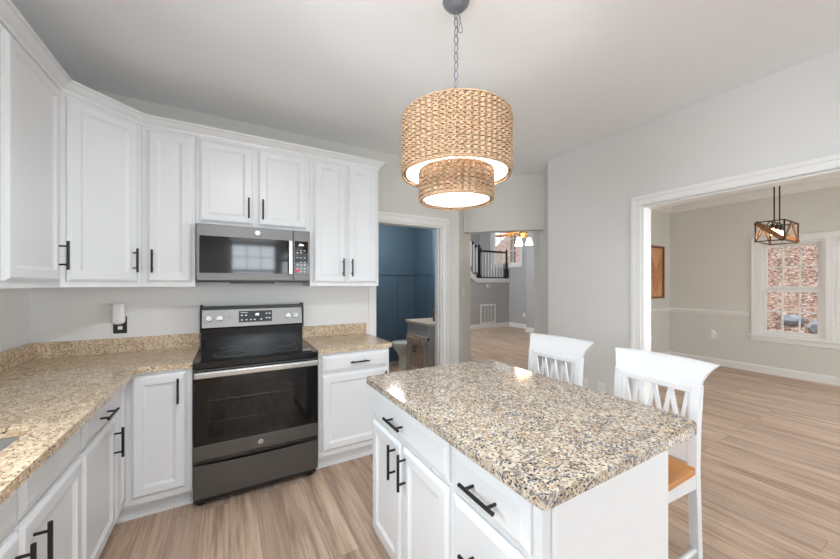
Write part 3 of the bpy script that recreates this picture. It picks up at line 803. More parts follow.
    m = MB().box((x0, ya, .308), (x1, yb, .398)).box((x0, ya+.008, .398), (x0+.03, yb, .862)).box((x1-.03, ya+.008, .398), (x1, yb, .862)).box((x0+.03, ya+.008, .80), (x1-.03, yb, .862))
    dr = build(m, 'oven_door', M['slate'], t, bevel=.003)
    gp = build(MB().box((x0+.0005, ya+.001, .3985), (x1-.0005, ya+.0075, .858)), 'door_glass', M['ovenglass'], dr)
    fr = .075
    build(MB().box((x0+.03, ya+.009, .3985), (x0+fr, ya+.012, .80)).box((x1-fr, ya+.009, .3985), (x1-.03, ya+.012, .80)).box((x0+fr, ya+.009, .3985), (x1-fr, ya+.012, .43)).box((x0+fr, ya+.009, .745), (x1-fr, ya+.012, .80)), 'glass_border', M['gloss_black'], dr)
    hp = [V((x, ya-.047, .842)) for x in (x0+.012, x1-.012)]
    m = MB(); 
    m.box((x0+.006, ya-.058, .822), (x1-.006, ya-.034, .862))
    hd = build(m, 'door_handle', M['handle_steel'], dr, bevel=.009, seg=4)
    for bx_ in (x0+.02, x1-.055): build(MB().box((bx_, ya-.035, .828), (bx_+.035, ya+.001, .856)), 'handle_bracket', M['slate'], dr, bevel=.003)
    badge(dr, ((x0+x1)/2, ya, .352), .0165)
    # drawer
    m = MB(); N = 24; vs = []; fs = []
    for k in range(N+1):
        x = x0+(x1-x0)*k/N; s = 2*k/N-1; top = .268+.012*s*s; 
        vs += [(x, ya, .072), (x, ya, top), (x, yb, top), (x, yb, .072)]
    for k in range(N):
        for j in range(4): fs.append((k*4+j, k*4+(j+1) % 4, k*4+4+(j+1) % 4, k*4+4+j))
    fs += [(3, 2, 1, 0), tuple(N*4+j for j in range(4))]
    build(m.add(vs, fs), 'storage_drawer', M['slate'], t)
    build(MB().box((x0+.003, ya+.012, .282), (x1-.003, yb, .3075)), 'gap_shade_strip', M['blackglass'], t)  # dark strip standing in for the shade between door and drawer
    for fx in (x0+.02, x1-.06):
        for fy in (2.50, 3.0): build(MB().box((fx, fy, 0), (fx+.04, fy+.04, .07)), 'foot', M['blackplastic'], t)
    build(MB().box((x0+.01, 2.47, .03), (x1-.01, 2.499, .0695)), 'toe_panel', M['blackplastic'], t)
kitchen_range()

# ------------------------------------------------------------------ microwave
def microwave():
    x0, x1, yf, z0, z1 = -.198, .548, 2.70, 1.408, 1.811
    t = thing('microwave', ((x0+x1)/2, YB, z0), 'stainless over the range microwave mounted beneath the short upper cabinet', 'microwave')
    build(MB().box((x0+.002, yf+.042, z0+.012), (x1-.002, YB-.013, z1)), 'body', M['blackplastic'], t)
    build(MB().box((x0+.002, yf+.05, z0), (x1-.002, YB-.05, z0+.0115)).box((x0+.2, yf+.1, z0-.008), (x0+.5, yf+.25, z0)), 'vent_grille', M['blackplastic'], t)
    xs = .425
    dr = build(MB().box((x0, yf, z0+.012), (xs-.002, yf+.041, z1)), 'door', M['mwsteel'], t, bevel=.004)
    build(MB().box((x0+.018, yf-.003, z0+.065), (xs-.012, yf-.0003, z1-.082)), 'door_window', M['blackglass'], dr, bevel=.001)
    build(MB().box((x0+.09, yf-.0036, z0+.085), (xs-.09, yf-.003, z1-.105)), 'window_screen', M['blackglass'], dr)
    m = MB().box((xs-.037, yf-.042, z0+.062), (xs-.01, yf-.024, z1-.085)).box((xs-.033, yf-.025, z0+.075), (xs-.014, yf-.003, z0+.10)).box((xs-.033, yf-.025, z1-.125), (xs-.014, yf-.003, z1-.10))
    build(m, 'handle', M['steel_v'], dr, bevel=.005, seg=3)
    badge(dr, (x0+.375, yf, z1-.04), .0165)
    cp = build(MB().box((xs+.001, yf, z0+.012), (x1, yf+.041, z1)), 'control_panel', M['mwsteel'], t, bevel=.004)
    kp = build(MB().box((xs+.012, yf-.003, z0+.065), (x1-.014, yf-.0003, z1-.082)), 'keypad', M['blackglass'], cp, bevel=.001)
    m = MB(); m.box((xs+.04, yf-.0034, z1-.118), (xs+.075, yf-.0031, z1-.108)).box((xs+.046, yf-.0034, z1-.107), (xs+.06, yf-.0031, z1-.103))
    build(m, 'clock', M['clock'], kp)
    m = MB()
    for k, zz in enumerate((1.655, 1.638, 1.60, 1.565, 1.545, 1.515, 1.492)):
        for j, xx in enumerate((xs+.03, xs+.056, xs+.083)):
            if (k, j) in ((0, 0), (3, 0), (6, 0), (1, 2)): continue
            m.box((xx-.006, yf-.0034, zz-.0022), (xx+.006, yf-.0031, zz+.0022))
    build(m, 'key_marks', M['mark'], kp)
    build(MB().lathe([(0, -.0034), (.0125, -.0034), (.0125, -.0031)], (xs+.033, yf, z0+.09), 18, 'y'), 'stop_key', M['red'], kp)
microwave()

# ------------------------------------------------------------------ island
def island():
    x0, x1, y0, y1 = .655, 1.246, .545, 1.612
    t = thing('kitchen_island', ((x0+x1)/2, (y0+y1)/2, 0), 'white kitchen island base with drawers and doors facing the range', 'island')
    build(MB().box((x0, y0, .105), (x1, y1, ZB)), 'body', M['cab'], t, bevel=.003)
    build(MB().box((x0+.07, y0+.01, 0), (x1-.01, y1-.01, .1045)), 'toe_kick', M['cab'], t)
    build(MB().box((x0+.03, y0-.012, .0), (x1, y0-.0003, ZB)), 'end_panel', M['cab'], t, bevel=.002)
    n = -X_; a = -Y_
    def fr(name, ya, yb, za, zb, style, hd): return front(t, name, (x0-.0005, yb, za), a, n, yb-ya, zb-za, style, hd)
    fr('drawer', .922, 1.602, .722, .856, DRAW, (.30, .067, 'h'))
    fr('door', 1.280, 1.602, .145, .704, DOOR, (.278, .47, 'v'))
    fr('door', .922, 1.258, .145, .704, DOOR, (.032, .47, 'v'))
    fr('drawer', .575, .893, .722, .856, DRAW, (.159, .067, 'h'))
    fr('drawer', .575, .893, .440, .704, DRAW, (.159, .132, 'h'))
    fr('drawer', .575, .893, .145, .422, DRAW, (.159, .138, 'h'))
    o = rounded([(.612, .505), (1.438, .505), (1.438, 1.635), (.612, 1.635)], [.02, .085, .04, .025], 8)
    tag(build(slab(o, None, ZB+.001, ZT), 'countertop', M['granite_i'], bevel=.012, seg=4), 'speckled cream and grey granite countertop lying on the island', 'countertop')
island()

# ------------------------------------------------------------------ counter stools (local frame: seat faces -X)
def stool():
    t = thing('counter_stool', (0, 0, 0), '', 'stool', 'white counter stools at the island')
    W = .185          # half width at the rear legs
    S = M['stool']
    # rear legs rise into the back posts
    for s in (-1, 1):
        pts = [V((.215, s*(W-.018), 0)), V((.185, s*(W-.018), .60)), V((.190, s*(W-.016), .78)), V((.205, s*(W-.014), .955))]
        m = MB()
        for p, q in zip(pts[:-1], pts[1:]): pass
        vs = []; fs = []
        for p in pts:
            for a, b in ((-1, -1), (1, -1), (1, 1), (-1, 1)): vs.append(p+V((a*.017, b*.018, 0)))
        for k in range(len(pts)-1):
            for j in range(4): fs.append((k*4+j, k*4+(j+1) % 4, k*4+4+(j+1) % 4, k*4+4+j))
        fs += [(3, 2, 1, 0), tuple(len(vs)-4+j for j in range(4))]
        build(m.add(vs, fs), 'leg', S, t, bevel=.003, local=True)
    for s in (-1, 1):
        m = MB(); vs = []
        for x, y, z, r in ((-.205, s*(W+.004), 0, .016), (-.190, s*(W-.006), .575, .02)):
            for a, b in ((-1, -1), (1, -1), (1, 1), (-1, 1)): vs.append(V((x+a*r, y+b*r, z)))
        build(m.add(vs, [(3,2,1,0),(4,5,6,7),(0,1,5,4),(1,2,6,5),(2,3,7,6),(3,0,4,7)]), 'leg', S, t, bevel=.003, local=True)
    # crest rail: curls back and flares outward to the tips
    vs = []; fs = []; NY, NZ = 16, 8; th = .024
    for face in (0, 1):
        for i in range(NY+1):
            u = 2*i/NY-1
            for k in range(NZ+1):
                v = k/NZ
                hw = W+.043*v**2.0
                y = u*hw; bow = .018*(1-u*u)
                x = .190+bow+.062*v**1.8-(0 if face else 0)+(th*(1-.35*v) if face else 0)
                z = .940+v*.106+.006*(1-u*u)*v
                vs.append((x, y, z))
    n1 = (NY+1)*(NZ+1); idx = lambda f, i, k: f*n1+i*(NZ+1)+k
    for i in range(NY):
        for k in range(NZ):
            for f in (0, 1): fs.append((idx(f, i, k), idx(f, i+1, k), idx(f, i+1, k+1), idx(f, i, k+1)))
    for i in range(NY):
        for k in (0, NZ): fs.append((idx(0, i, k), idx(0, i+1, k), idx(1, i+1, k), idx(1, i, k)))
    for k in range(NZ):
        for i in (0, NY): fs.append((idx(0, i, k), idx(0, i, k+1), idx(1, i, k+1), idx(1, i, k)))
    build(MB().add(vs, fs), 'crest_rail', S, t, smooth=True, local=True, autos=50)
    # inner frame and zigzag slats
    m = MB(); xi = .197
    w2 = W-.034
    m.box((xi-.006, -w2, .700), (xi+.012, w2, .725)); m.box((xi-.006, -w2, .917), (xi+.014, w2, .941))
    for s in (-1, 1): m.box((xi-.006, s*w2-.0006-.011 if s > 0 else s*w2, .725), (xi+.012, s*w2 if s > 0 else s*w2+.0116, .917))
    build(m, 'back_frame', S, t, bevel=.002, local=True)
    m = MB(); n = 4; d = (2*w2-.02)/n
    for k in range(n):
        ya = -w2+.01+k*d
        for p, q in (((xi+.003, ya, .921), (xi+.003, ya+d/2, .72)), ((xi+.003, ya+d/2, .72), (xi+.003, ya+d, .921))):
            m.bar(p, q, .012, .017, up=(0, 1, 0))
    build(m, 'zigzag_slats', S, t, local=True)
    m = MB().box((.176, -w2-.004, .612), (.196, w2+.004, .698)); build(m, 'lower_back_rail', S, t, bevel=.003, local=True)
    # seat
    o = rounded([(-.225, -.205), (.168, -.183), (.168, .183), (-.225, .205)], [.035, .01, .01, .035], 5)
    build(slab(o, None, .577, .604), 'seat', M['seat'], t, bevel=.006, seg=3, local=True, label='honey brown wooden seat')
    m = MB()
    for s in (-1, 1): m.box((-.172, s*(W-.012)-.01, .515), (.169, s*(W-.012)+.01, .5765))
    m.box((-.206, -W+.016, .515), (-.186, W-.016, .5765)); m.box((.172, -W+.036, .515), (.192, W-.036, .5765))
    build(m, 'apron', S, t, bevel=.002, local=True)
    for s in (-1, 1): build(MB().tube([(-.2, s*W, .238), (.205, s*(W-.018), .238)], .012, 10), 'stretcher', S, t, smooth=True, local=True)
    build(MB().tube([(0.02, -W+.012, .238), (0.02, W-.012, .238)], .011, 10), 'stretcher', S, t, smooth=True, local=True)
    build(MB().box((-.214, -W+.014, .27), (-.19, W-.014, .305)), 'footrest', S, t, bevel=.003, local=True)
    return t
st = stool()
st.location = (1.578, .832, 0); st.rotation_euler = (0, 0, math.radians(-3.5)); st['label'] = 'white stool with brown wooden seat nearest the camera, right of the island'
dup(st, (1.605, 1.40, 0), math.radians(3.0), 'white counter stool farther from camera, only its back above the island')

# ------------------------------------------------------------------ woven pendant
def weave(c, R, z0, z1, dz=.0098, ribs=54):
    m = MB(); rows = int(round((z1-z0)/dz)); q = random.Random(int(R*1000))
    N = ribs*6; r = dz*.5
    for i in range(rows):
        zc = z0+(i+.5)*(z1-z0)/rows; jz = [q.uniform(.7, 1.3) for _ in range(ribs+1)]
        rj = q.uniform(-.0012, .0012); base = len(m.v); sg = 1 if i % 2 else -1
        for k in range(N):
            a = 2*PI*k/N; t = a*ribs
            off = .0052*math.cos(t)*jz[int(ribs*k/N)]+rj
            jj = sg*.0016*math.sin(t)
            for (dr, dh) in ((r*.6, -r*.74), (r*.6, r*.74), (-r*.6, r*.74), (-r*.6, -r*.74)):
                m.v.append(V((c[0]+(R+off+dr)*math.cos(a), c[1]+(R+off+dr)*math.sin(a), zc+dh+jj)))
        for k in range(N):
            k2 = (k+1) % N
            for j in range(4): m.f.append((base+k*4+j, base+k*4+(j+1) % 4, base+k2*4+(j+1) % 4, base+k2*4+j))
    return m
def pendant():
    c = V((.932, 1.276))
    t = thing('pendant_lamp', (c.x, c.y, ZC), 'two tier woven rattan drum pendant hanging on a chain above the island', 'lamp')
    def ring(R, z, r, n=64): 
        return MB().tube([(c.x+R*math.cos(2*PI*k/n), c.y+R*math.sin(2*PI*k/n), z) for k in range(n+1)], r, 8, caps=False)
    build(MB().lathe([(0, -.034), (.022, -.034), (.045, -.026), (.062, -.006), (.064, 0)], (c.x, c.y, ZC-.0005), 32), 'canopy', M['canopy'], t, smooth=True)
    for R, za, zb, lab in ((.252, 1.910, 2.172, 'upper_shade'), (.170, 1.790, 1.925, 'lower_shade')):
        sh = build(weave(c, R, za+.004, zb-.004, ribs=int(54*R/.252)), lab, M['rattan'], t, smooth=True, autos=75)
        for z in (za, zb): build(ring(R, z, .0055), 'rim', M['rattan'], sh, smooth=True)
        nn = 8 if R > .2 else 6
        for k in range(nn):
            a = 2*PI*k/nn+.2; p = (c.x+(R-.015)*math.cos(a), c.y+(R-.015)*math.sin(a))
            build(MB().tube([(p[0], p[1], za), (p[0], p[1], zb)], .0018, 5), 'frame_wire', M['canopy'], sh)
        lr = R-.0115
        build(MB().add([(c.x+q*math.cos(2*PI*k/64), c.y+q*math.sin(2*PI*k/64), z) for q, z in ((lr, za+.006), (lr, zb-.006), (lr-.0015, zb-.006), (lr-.0015, za+.006)) for k in range(64)],
              [(i*64+k, i*64+(k+1) % 64, ((i+1) % 4)*64+(k+1) % 64, ((i+1) % 4)*64+k) for i in range(4) for k in range(64)]), 'liner', M['liner'], sh, smooth=True, label='white inner lining')
    m = MB()
    for k in range(3):
        a = 2*PI*k/3+.5
        m.tube([(c.x, c.y, 2.165), (c.x+.250*math.cos(a), c.y+.250*math.sin(a), 2.17)], .003, 6)
        m.tube([(c.x+.02*math.cos(a), c.y+.02*math.sin(a), 1.93), (c.x+.168*math.cos(a), c.y+.168*math.sin(a), 1.924)], .0025, 6)
    m.tube([(c.x, c.y, 2.19), (c.x, c.y, 1.93)], .006, 8)
    sp = build(m, 'spider', M['canopy'], t, smooth=True)
    # chain
    m = MB(); z = ZC-.034; L = .05; k = 0
    while z-L*.8 > 2.17:
        pts = []
        for j in range(17):
            a = 2*PI*j/16; u = .0105*math.cos(a); v = (L/2-.003)*math.sin(a)
            pts.append((c.x+(u*.8 if k % 2 else u*.15), c.y-(u*.15 if k % 2 else u*.85), z-L/2+v))
        m.tube(pts, .003, 6, caps=False); z -= L*.82; k += 1
    build(m, 'chain', M['canopy'], t, smooth=True)
    m = MB(); pts = []
    for j in range(40):
        s = j/39; a = s*6.5
        pts.append((c.x+.014+.022*math.sin(a)*math.sin(PI*s), c.y-.01+.012*math.cos(a*.7), ZC-.036-.13*math.sin(PI*s)*(.6+.4*s)-.03*s))
    m.tube(pts, .0016, 5); build(m, 'cord', M['canopy'], t, smooth=True)
    for k in range(3):
        a = 2*PI*k/3+1.2; p = (c.x+.09*math.cos(a), c.y+.09*math.sin(a))
        s_ = build(MB().tube([(c.x, c.y, 2.13), (p[0], p[1], 2.12)], .005, 6).lathe([(.014, 0), (.016, .02), (.016, .055), (.008, .06)], (p[0], p[1], 2.065), 12), 'socket', M['canopy'], t, smooth=True)
        build(MB().lathe([(0, -.062), (.016, -.058), (.027, -.042), (.028, -.03), (.02, -.01), (.013, 0)], (p[0], p[1], 2.064), 16), 'bulb', M['bulb'], s_, smooth=True)
        light('pendant_bulb_light', 'POINT', (p[0], p[1], 1.985), 3.0, (.94, .97, 1.0), shadow_soft_size=.03)
pendant()

# ------------------------------------------------------------------ dining pendant
def dining_pendant():
    x0, x1, y0, y1, z0, z1 = 5.50, 6.03, 1.20, 1.44, 1.905, 2.135
    xc, yc = (x0+x1)/2, (y0+y1)/2
    t = thing('pendant_lamp', (xc, yc, 2.85), 'bronze and wood box frame pendant on two rods in the dining room', 'lamp')
    m = MB(); b = .013
    C8 = [(x, y, z) for x in (x0, x1) for y in (y0, y1) for z in (z0, z1)]
    for i in range(8):
        for j in range(i+1, 8):
            if sum(C8[i][q] != C8[j][q] for q in range(3)) == 1:
                d = [q for q in range(3) if C8[i][q] != C8[j][q]][0]
                m.bar(C8[i], C8[j], b, b, up=(0, 0, 1) if d != 2 else (1, 0, 0))
    build(m, 'frame', M['bronze'], t)
    m = MB()
    for y in (y0, y1): m.bar((x0, y, z0), ((x0+x1)/2, y, z1), .012, .026, up=(0, 0, 1)); m.bar(((x0+x1)/2, y, z1), (x1, y, z0), .012, .026, up=(0, 0, 1))
    for x in (x0, x1): m.bar((x, y1, z1), (x, y0, z0), .012, .05, up=(0, 0, 1)); 
    m.bar((x0, y1, z0), (x0, (y0+y1)/2, z1), .008, .012); 
    build(m, 'wood_brace', M['oak'], t)
    m = MB()
    for x in (xc-.1, xc+.1):
        m.tube([(x, yc, z1), (x, yc, 2.60)], .007, 8)
        for q in range(3):
            pts = [(x+.010*math.cos(2*PI*j/12)*(q % 2), yc+.010*math.cos(2*PI*j/12)*(1-q % 2), 2.617+.03*q+.02*math.sin(2*PI*j/12)) for j in range(13)]
            m.tube(pts, .003, 5, caps=False)
        m.tube([(x, yc, 2.69), (x, yc, 2.836)], .006, 8)
    build(m, 'rod', M['bronze'], t, smooth=True)
    build(MB().box((xc-.17, yc-.06, 2.83), (xc+.17, yc+.06, 2.8495)).box((x0, yc-.01, z1-.006), (x1, yc+.01, z1+.006)), 'canopy', M['bronze'], t)
    for k in range(3):
        x = x0+.11+k*.155
        s_ = build(MB().lathe([(.012, .0), (.018, .005), (.018, .05), (.006, .06), (.006, .075)], (x, yc, z1-.076), 12), 'socket', M['bronze'], t, smooth=True)
        build(MB().lathe([(0, -.085), (.016, -.078), (.026, -.055), (.024, -.03), (.012, 0)], (x, yc, z1-.077), 14), 'bulb', M['bulb_din'], s_, smooth=True)
    light('dining_pendant_light', 'POINT', (xc, yc, z0+.05), 2.5, (1, .8, .55), shadow_soft_size=.05)
dining_pendant()

# ------------------------------------------------------------------ small wall things
def plate(name, c, a, n, w, h, mat, label, cat, group=None, t=.006, holes=None):
    """wall plate: c centre on wall surface, a along wall, n outward"""
    c = V(c); a = V(a); n = V(n)
    o = thing(name, c, label, cat, group)
    build(MB().panel(c-a*w/2-V((0, 0, h/2))+n*.0006, a, n, w, h, [(0, 0), (0, t*.6), (.003, t)]), 'cover_plate', mat, o)
    return o
def outlet_face(o, c, a, n, mat, zs=(-.02, .02)):
    c = V(c); a = V(a); n = V(n)
    for z in zs:
        build(MB().panel(c-a*.013+V((0, 0, z-.013))+n*.0062, a, n, .026, .026, [(0, 0), (.002, .002)]), 'socket', mat, o)
yw = YB-.012
o = plate('wall_outlet', (-.672, yw, 1.106), X_, -Y_, .074, .118, M['blackplastic'], 'black outlet plate on the back wall above left counter', 'outlet')
outlet_face(o, (-.672, yw, 1.106), X_, -Y_, M['white'], (-.020,))
d = thing('plug_in_device', (-.675, yw, 1.19), 'white rounded plug-in device stuck in the black outlet above left counter', 'plug-in')
m = MB(); pr = rounded([(-.709, 1.114), (-.642, 1.114), (-.642, 1.262), (-.709, 1.262)], [.03, .03, .012, .012], 6)
n_ = len(pr); rings = []
for k, (yy, ins) in enumerate(((yw-.0085, 0), (yw-.045, 0), (yw-.054, .008), (yw-.056, .018))):
    rings.append([V((-.6755+(x+.6755)*(1-ins/.034), yy, 1.188+(z-1.188)*(1-ins/.074))) for x, z in pr])
m.add([p for r in rings for p in r], [(k*n_+j, k*n_+(j+1) % n_, k*n_+n_+(j+1) % n_, k*n_+n_+j) for k in range(3) for j in range(n_)]+[tuple(range(n_)), tuple(range(3*n_, 4*n_))])
build(m, 'housing', M['white'], d, smooth=True)
build(MB().lathe([(0, -.0565), (.003, -.0565), (.003, -.055)], (-.680, yw, 1.145), 10, 'y'), 'led', M['blackplastic'], d)
for (y, z, lab) in ((2.01, .42, 'white outlet plate low on the right wall between the two stool backs, farther one'), (1.83, .42, 'white outlet plate low on the right wall, nearer the wide opening')):
    o = plate('wall_outlet', (XR, y, z), -Y_, -X_, .075, .118, M['white'], lab, 'outlet', 'outlets low on the shiplap wall'); outlet_face(o, (XR, y, z), -Y_, -X_, M['white'])
# switch on the diagonal hall wall
hd_ = V((1, 1, 0)).normalized(); hn = V((1, -1, 0)).normalized(); pc = V((2.30, 3.10, 1.29))+hd_*.41
o = plate('light_switch', pc, hd_, hn, .075, .118, M['white'], 'white light switch on the diagonal wall beside the powder room', 'switch')
build(MB().panel(pc-hd_*.008-V((0, 0, .016))+hn*.0062, hd_, hn, .016, .032, [(0, 0), (.002, .005)]), 'toggle', M['white'], o)
# dining outlet with a plug-in night light, plate near corner
o = plate('wall_outlet', (DXW, 2.42, .515), -Y_, -X_, .075, .118, M['white'], 'white outlet on the dining wall holding a plug-in night light', 'outlet'); outlet_face(o, (DXW, 2.42, .515), -Y_, -X_, M['white'], (-.02,))
d = thing('night_light', (DXW-.01, 2.42, .535), 'white plug-in night light on the dining wall under the chair rail', 'night light')
build(MB().lathe([(.022, 0), (.027, .01), (.027, .05), (.018, .062), (0, .064)], (DXW-.035, 2.42, .535), 16), 'shade', M['white'], d, smooth=True)
build(MB().box((DXW-.05, 2.40, .505), (DXW-.0095, 2.44, .5345)), 'base', M['white'], d, bevel=.004)
o = plate('wall_outlet', (6.56, 3.076, .42), X_, -Y_, .075, .118, M['white'], 'white outlet plate beneath the wooden wall art in the dining room', 'outlet'); outlet_face(o, (6.56, 3.076, .42), X_, -Y_, M['white'])
# wall art
t = thing('wall_art', (6.70, 3.076, 1.13), 'tall narrow wooden chevron wall art in a brown frame', 'wall art')
x0, x1, z0, z1 = 6.44, 6.965, 1.135, 2.085; yw2 = 3.0755
m = MB(); f = .035
m.box((x0, yw2-.035, z0), (x0+f, yw2, z1)).box((x1-f, yw2-.035, z0), (x1, yw2, z1)).box((x0+f, yw2-.035, z0), (x1-f, yw2, z0+f)).box((x0+f, yw2-.035, z1-f), (x1-f, yw2, z1))
build(m, 'frame', M['framew'], t)
build(MB().box((x0+f, yw2-.012, z0+f), (x1-f, yw2, z1-f)), 'panel', M['art_a'], t)
m = MB(); xc = (x0+x1)/2; hw = (x1-x0)/2-f
def vslat(za, zb_, hw_, w):
    for s in (-1, 1):
        vs = [(xc, yw2-.02, za), (xc, yw2-.02, za+w), (xc+s*hw_, yw2-.02, zb_+w), (xc+s*hw_, yw2-.02, zb_)]
        vs += [(x, yw2-.0122, z) for x, _, z in vs]
        m.add(vs, [(0, 1, 2, 3), (7, 6, 5, 4), (0, 4, 5, 1), (1, 5, 6, 2), (2, 6, 7, 3), (3, 7, 4, 0)])
for k in range(4): vslat(z0+.10+k*.11, z0+.46+k*.11, hw*.96, .045)
build(m, 'chevron_slats', M['art_b'], t)

# ------------------------------------------------------------------ powder room things
def vanity():
    x0, x1, y0, y1, zt = 2.33, 2.79, 3.82, 4.44, .86
    t = thing('vanity', ((x0+x1)/2, (y0+y1)/2, 0), 'grey bathroom vanity with rustic plank doors in the powder room', 'vanity')
    build(MB().box((x0, y0, .06), (x1, y1, zt-.035)), 'body', M['vanity'], t, bevel=.003)
    build(MB().box((x0+.04, y0+.02, 0), (x1, y1-.02, .0595)), 'plinth', M['vanity'], t)
    build(MB().box((x0-.02, y0-.02, zt-.0345), (x1, y1+.02, zt)), 'vanity_top', M['vtop'], t, bevel=.004)
    ym = (y0+y1)/2
    for ya, yb in ((y0+.02, ym-.004), (ym+.004, y1-.02)):
        m = MB(); n = 4; w_ = (yb-ya)/n
        for k in range(n): m.box((x0-.016, ya+k*w_+.0015, .10), (x0-.0005, ya+(k+1)*w_-.0015, .66))
        m.box((x0-.028, ya, .12), (x0-.016, yb, .20)).box((x0-.028, ya, .54), (x0-.016, yb, .62))
        dr = build(m, 'door', M['barn'], t, bevel=.002, label='weathered plank door')
        hy = yb-.03 if ya < ym-.1 else ya+.03
        build(MB().tube([(x0-.028, hy, .42), (x0-.045, hy, .43), (x0-.045, hy, .51), (x0-.028, hy, .52)], .006, 8), 'handle', M['black'], dr, smooth=True)
    build(MB().box((x0-.012, y0-.0085, .62), (x0+.006, y0-.0005, .67)), 'hinge', M['black'], t)
    b = thing('soap_bottle', (2.56, 4.02, zt), 'small amber pump bottle standing on the vanity top', 'bottle')
    build(MB().lathe([(0, .0005), (.03, .0005), (.032, .006), (.032, .10), (.02, .118), (.013, .122), (.013, .13)], (2.56, 4.02, zt), 18), 'bottle_body', M['amber'], b, smooth=True)
    build(MB().lathe([(.014, .131), (.014, .145), (.005, .147), (.005, .17)], (2.56, 4.02, zt), 12).tube([(2.56, 4.02, zt+.17), (2.525, 4.02, zt+.168)], .005, 8), 'pump', M['brass'], b, smooth=True)
vanity()
def toilet():
    xw, yc = 3.012, 4.98
    t = thing('toilet', (2.75, yc, 0), 'white porcelain toilet beyond the vanity in the powder room', 'toilet')
    def oval(x0, x1, hw, z, n=28):
        xm = (x0+x1)/2; a = (x1-x0)/2
        return [V((xm+a*math.cos(2*PI*k/n), yc+hw*math.sin(2*PI*k/n)*(1.0 if math.cos(2*PI*k/n) < 0 else .96), z)) for k in range(n)]
    def loft(rings):
        m = MB(); n = len(rings[0]); m.v = [p for r in rings for p in r]
        m.f = [(k*n+j, k*n+(j+1) % n, k*n+n+(j+1) % n, k*n+n+j) for k in range(len(rings)-1) for j in range(n)]+[tuple(range(n-1, -1, -1)), tuple(range((len(rings)-1)*n, len(rings)*n))]; return m
    build(loft([oval(2.44, 2.86, .115, 0.0), oval(2.445, 2.86, .11, .04), oval(2.46, 2.86, .098, .16), oval(2.43, 2.86, .12, .24), oval(2.365, 2.85, .172, .32), oval(2.345, 2.84, .185, .385)]), 'bowl', M['porcelain'], t, smooth=True)
    build(loft([oval(2.34, 2.82, .19, .3855), oval(2.34, 2.82, .19, .405)]), 'seat', M['porcelain'], t, smooth=True)
    build(loft([oval(2.338, 2.82, .192, .406), oval(2.338, 2.82, .192, .42), oval(2.36, 2.80, .175, .43)]), 'lid', M['porcelain'], t, smooth=True)
    build(MB().box((2.845, yc-.21, .36), (xw, yc+.21, .70)), 'tank', M['porcelain'], t, bevel=.02, seg=3)
    build(MB().box((2.835, yc-.22, .7005), (xw, yc+.22, .735)), 'tank_lid', M['porcelain'], t, bevel=.008)
toilet()

# ------------------------------------------------------------------ living room: landing, railing, fan, vent
YLD = 8.0
struct('trim_13', MB().box((6.62, YLD-.022, 1.44), (7.985, YLD, 1.575)), M['trim'], bevel=.004)
struct('floor_landing', MB().box((6.62, YLD, 1.4405), (8.0, 9.5, 1.575)), M['floor'])
struct('wall_stair_side', MB().prism([(3.17, 8.05), (6.62, 8.05), (6.62, 8.10), (3.17, 8.10)], 1.4405, 1.575), M['grey'])
# sloping stringer and the upper flight going left
def stair():
    t = thing('staircase', (6.4, 8.3, 1.575), 'upper stair flight with white stringer rising left from the landing', 'stairs')
    m = MB(); n = 7
    def quadbox(x0, x1, za0, za1, zb0, zb1, y0, y1):
        vs = [(x0, y0, za0), (x1, y0, zb0), (x1, y0, zb1), (x0, y0, za1), (x0, y1, za0), (x1, y1, zb0), (x1, y1, zb1), (x0, y1, za1)]
        m.add(vs, [(0, 1, 2, 3), (7, 6, 5, 4), (0, 4, 5, 1), (1, 5, 6, 2), (2, 6, 7, 3), (3, 7, 4, 0)])
    quadbox(5.0, 6.615, 1.45+1.10, 1.80+1.10, 1.445, 1.60, YLD-.02, YLD+.02)
    build(m, 'stringer', M['trim'], t)
    m = MB(); k = MB()
    for i in range(n):
        x1 = 6.615-i*.235; z = 1.576+(i+1)*.17
        m.box((x1-.25, YLD+.025, z-.03), (x1+.02, YLD+.95, z)); k.box((x1-.015, YLD+.03, z-.17), (x1-.002, YLD+.94, z-.03))
        m.box((x1-.02, YLD-.045, z-.03), (x1+.03, YLD+.024, z))
    build(m, 'tread', M['darkwood'], t); build(k, 'riser', M['trim'], t)
stair()
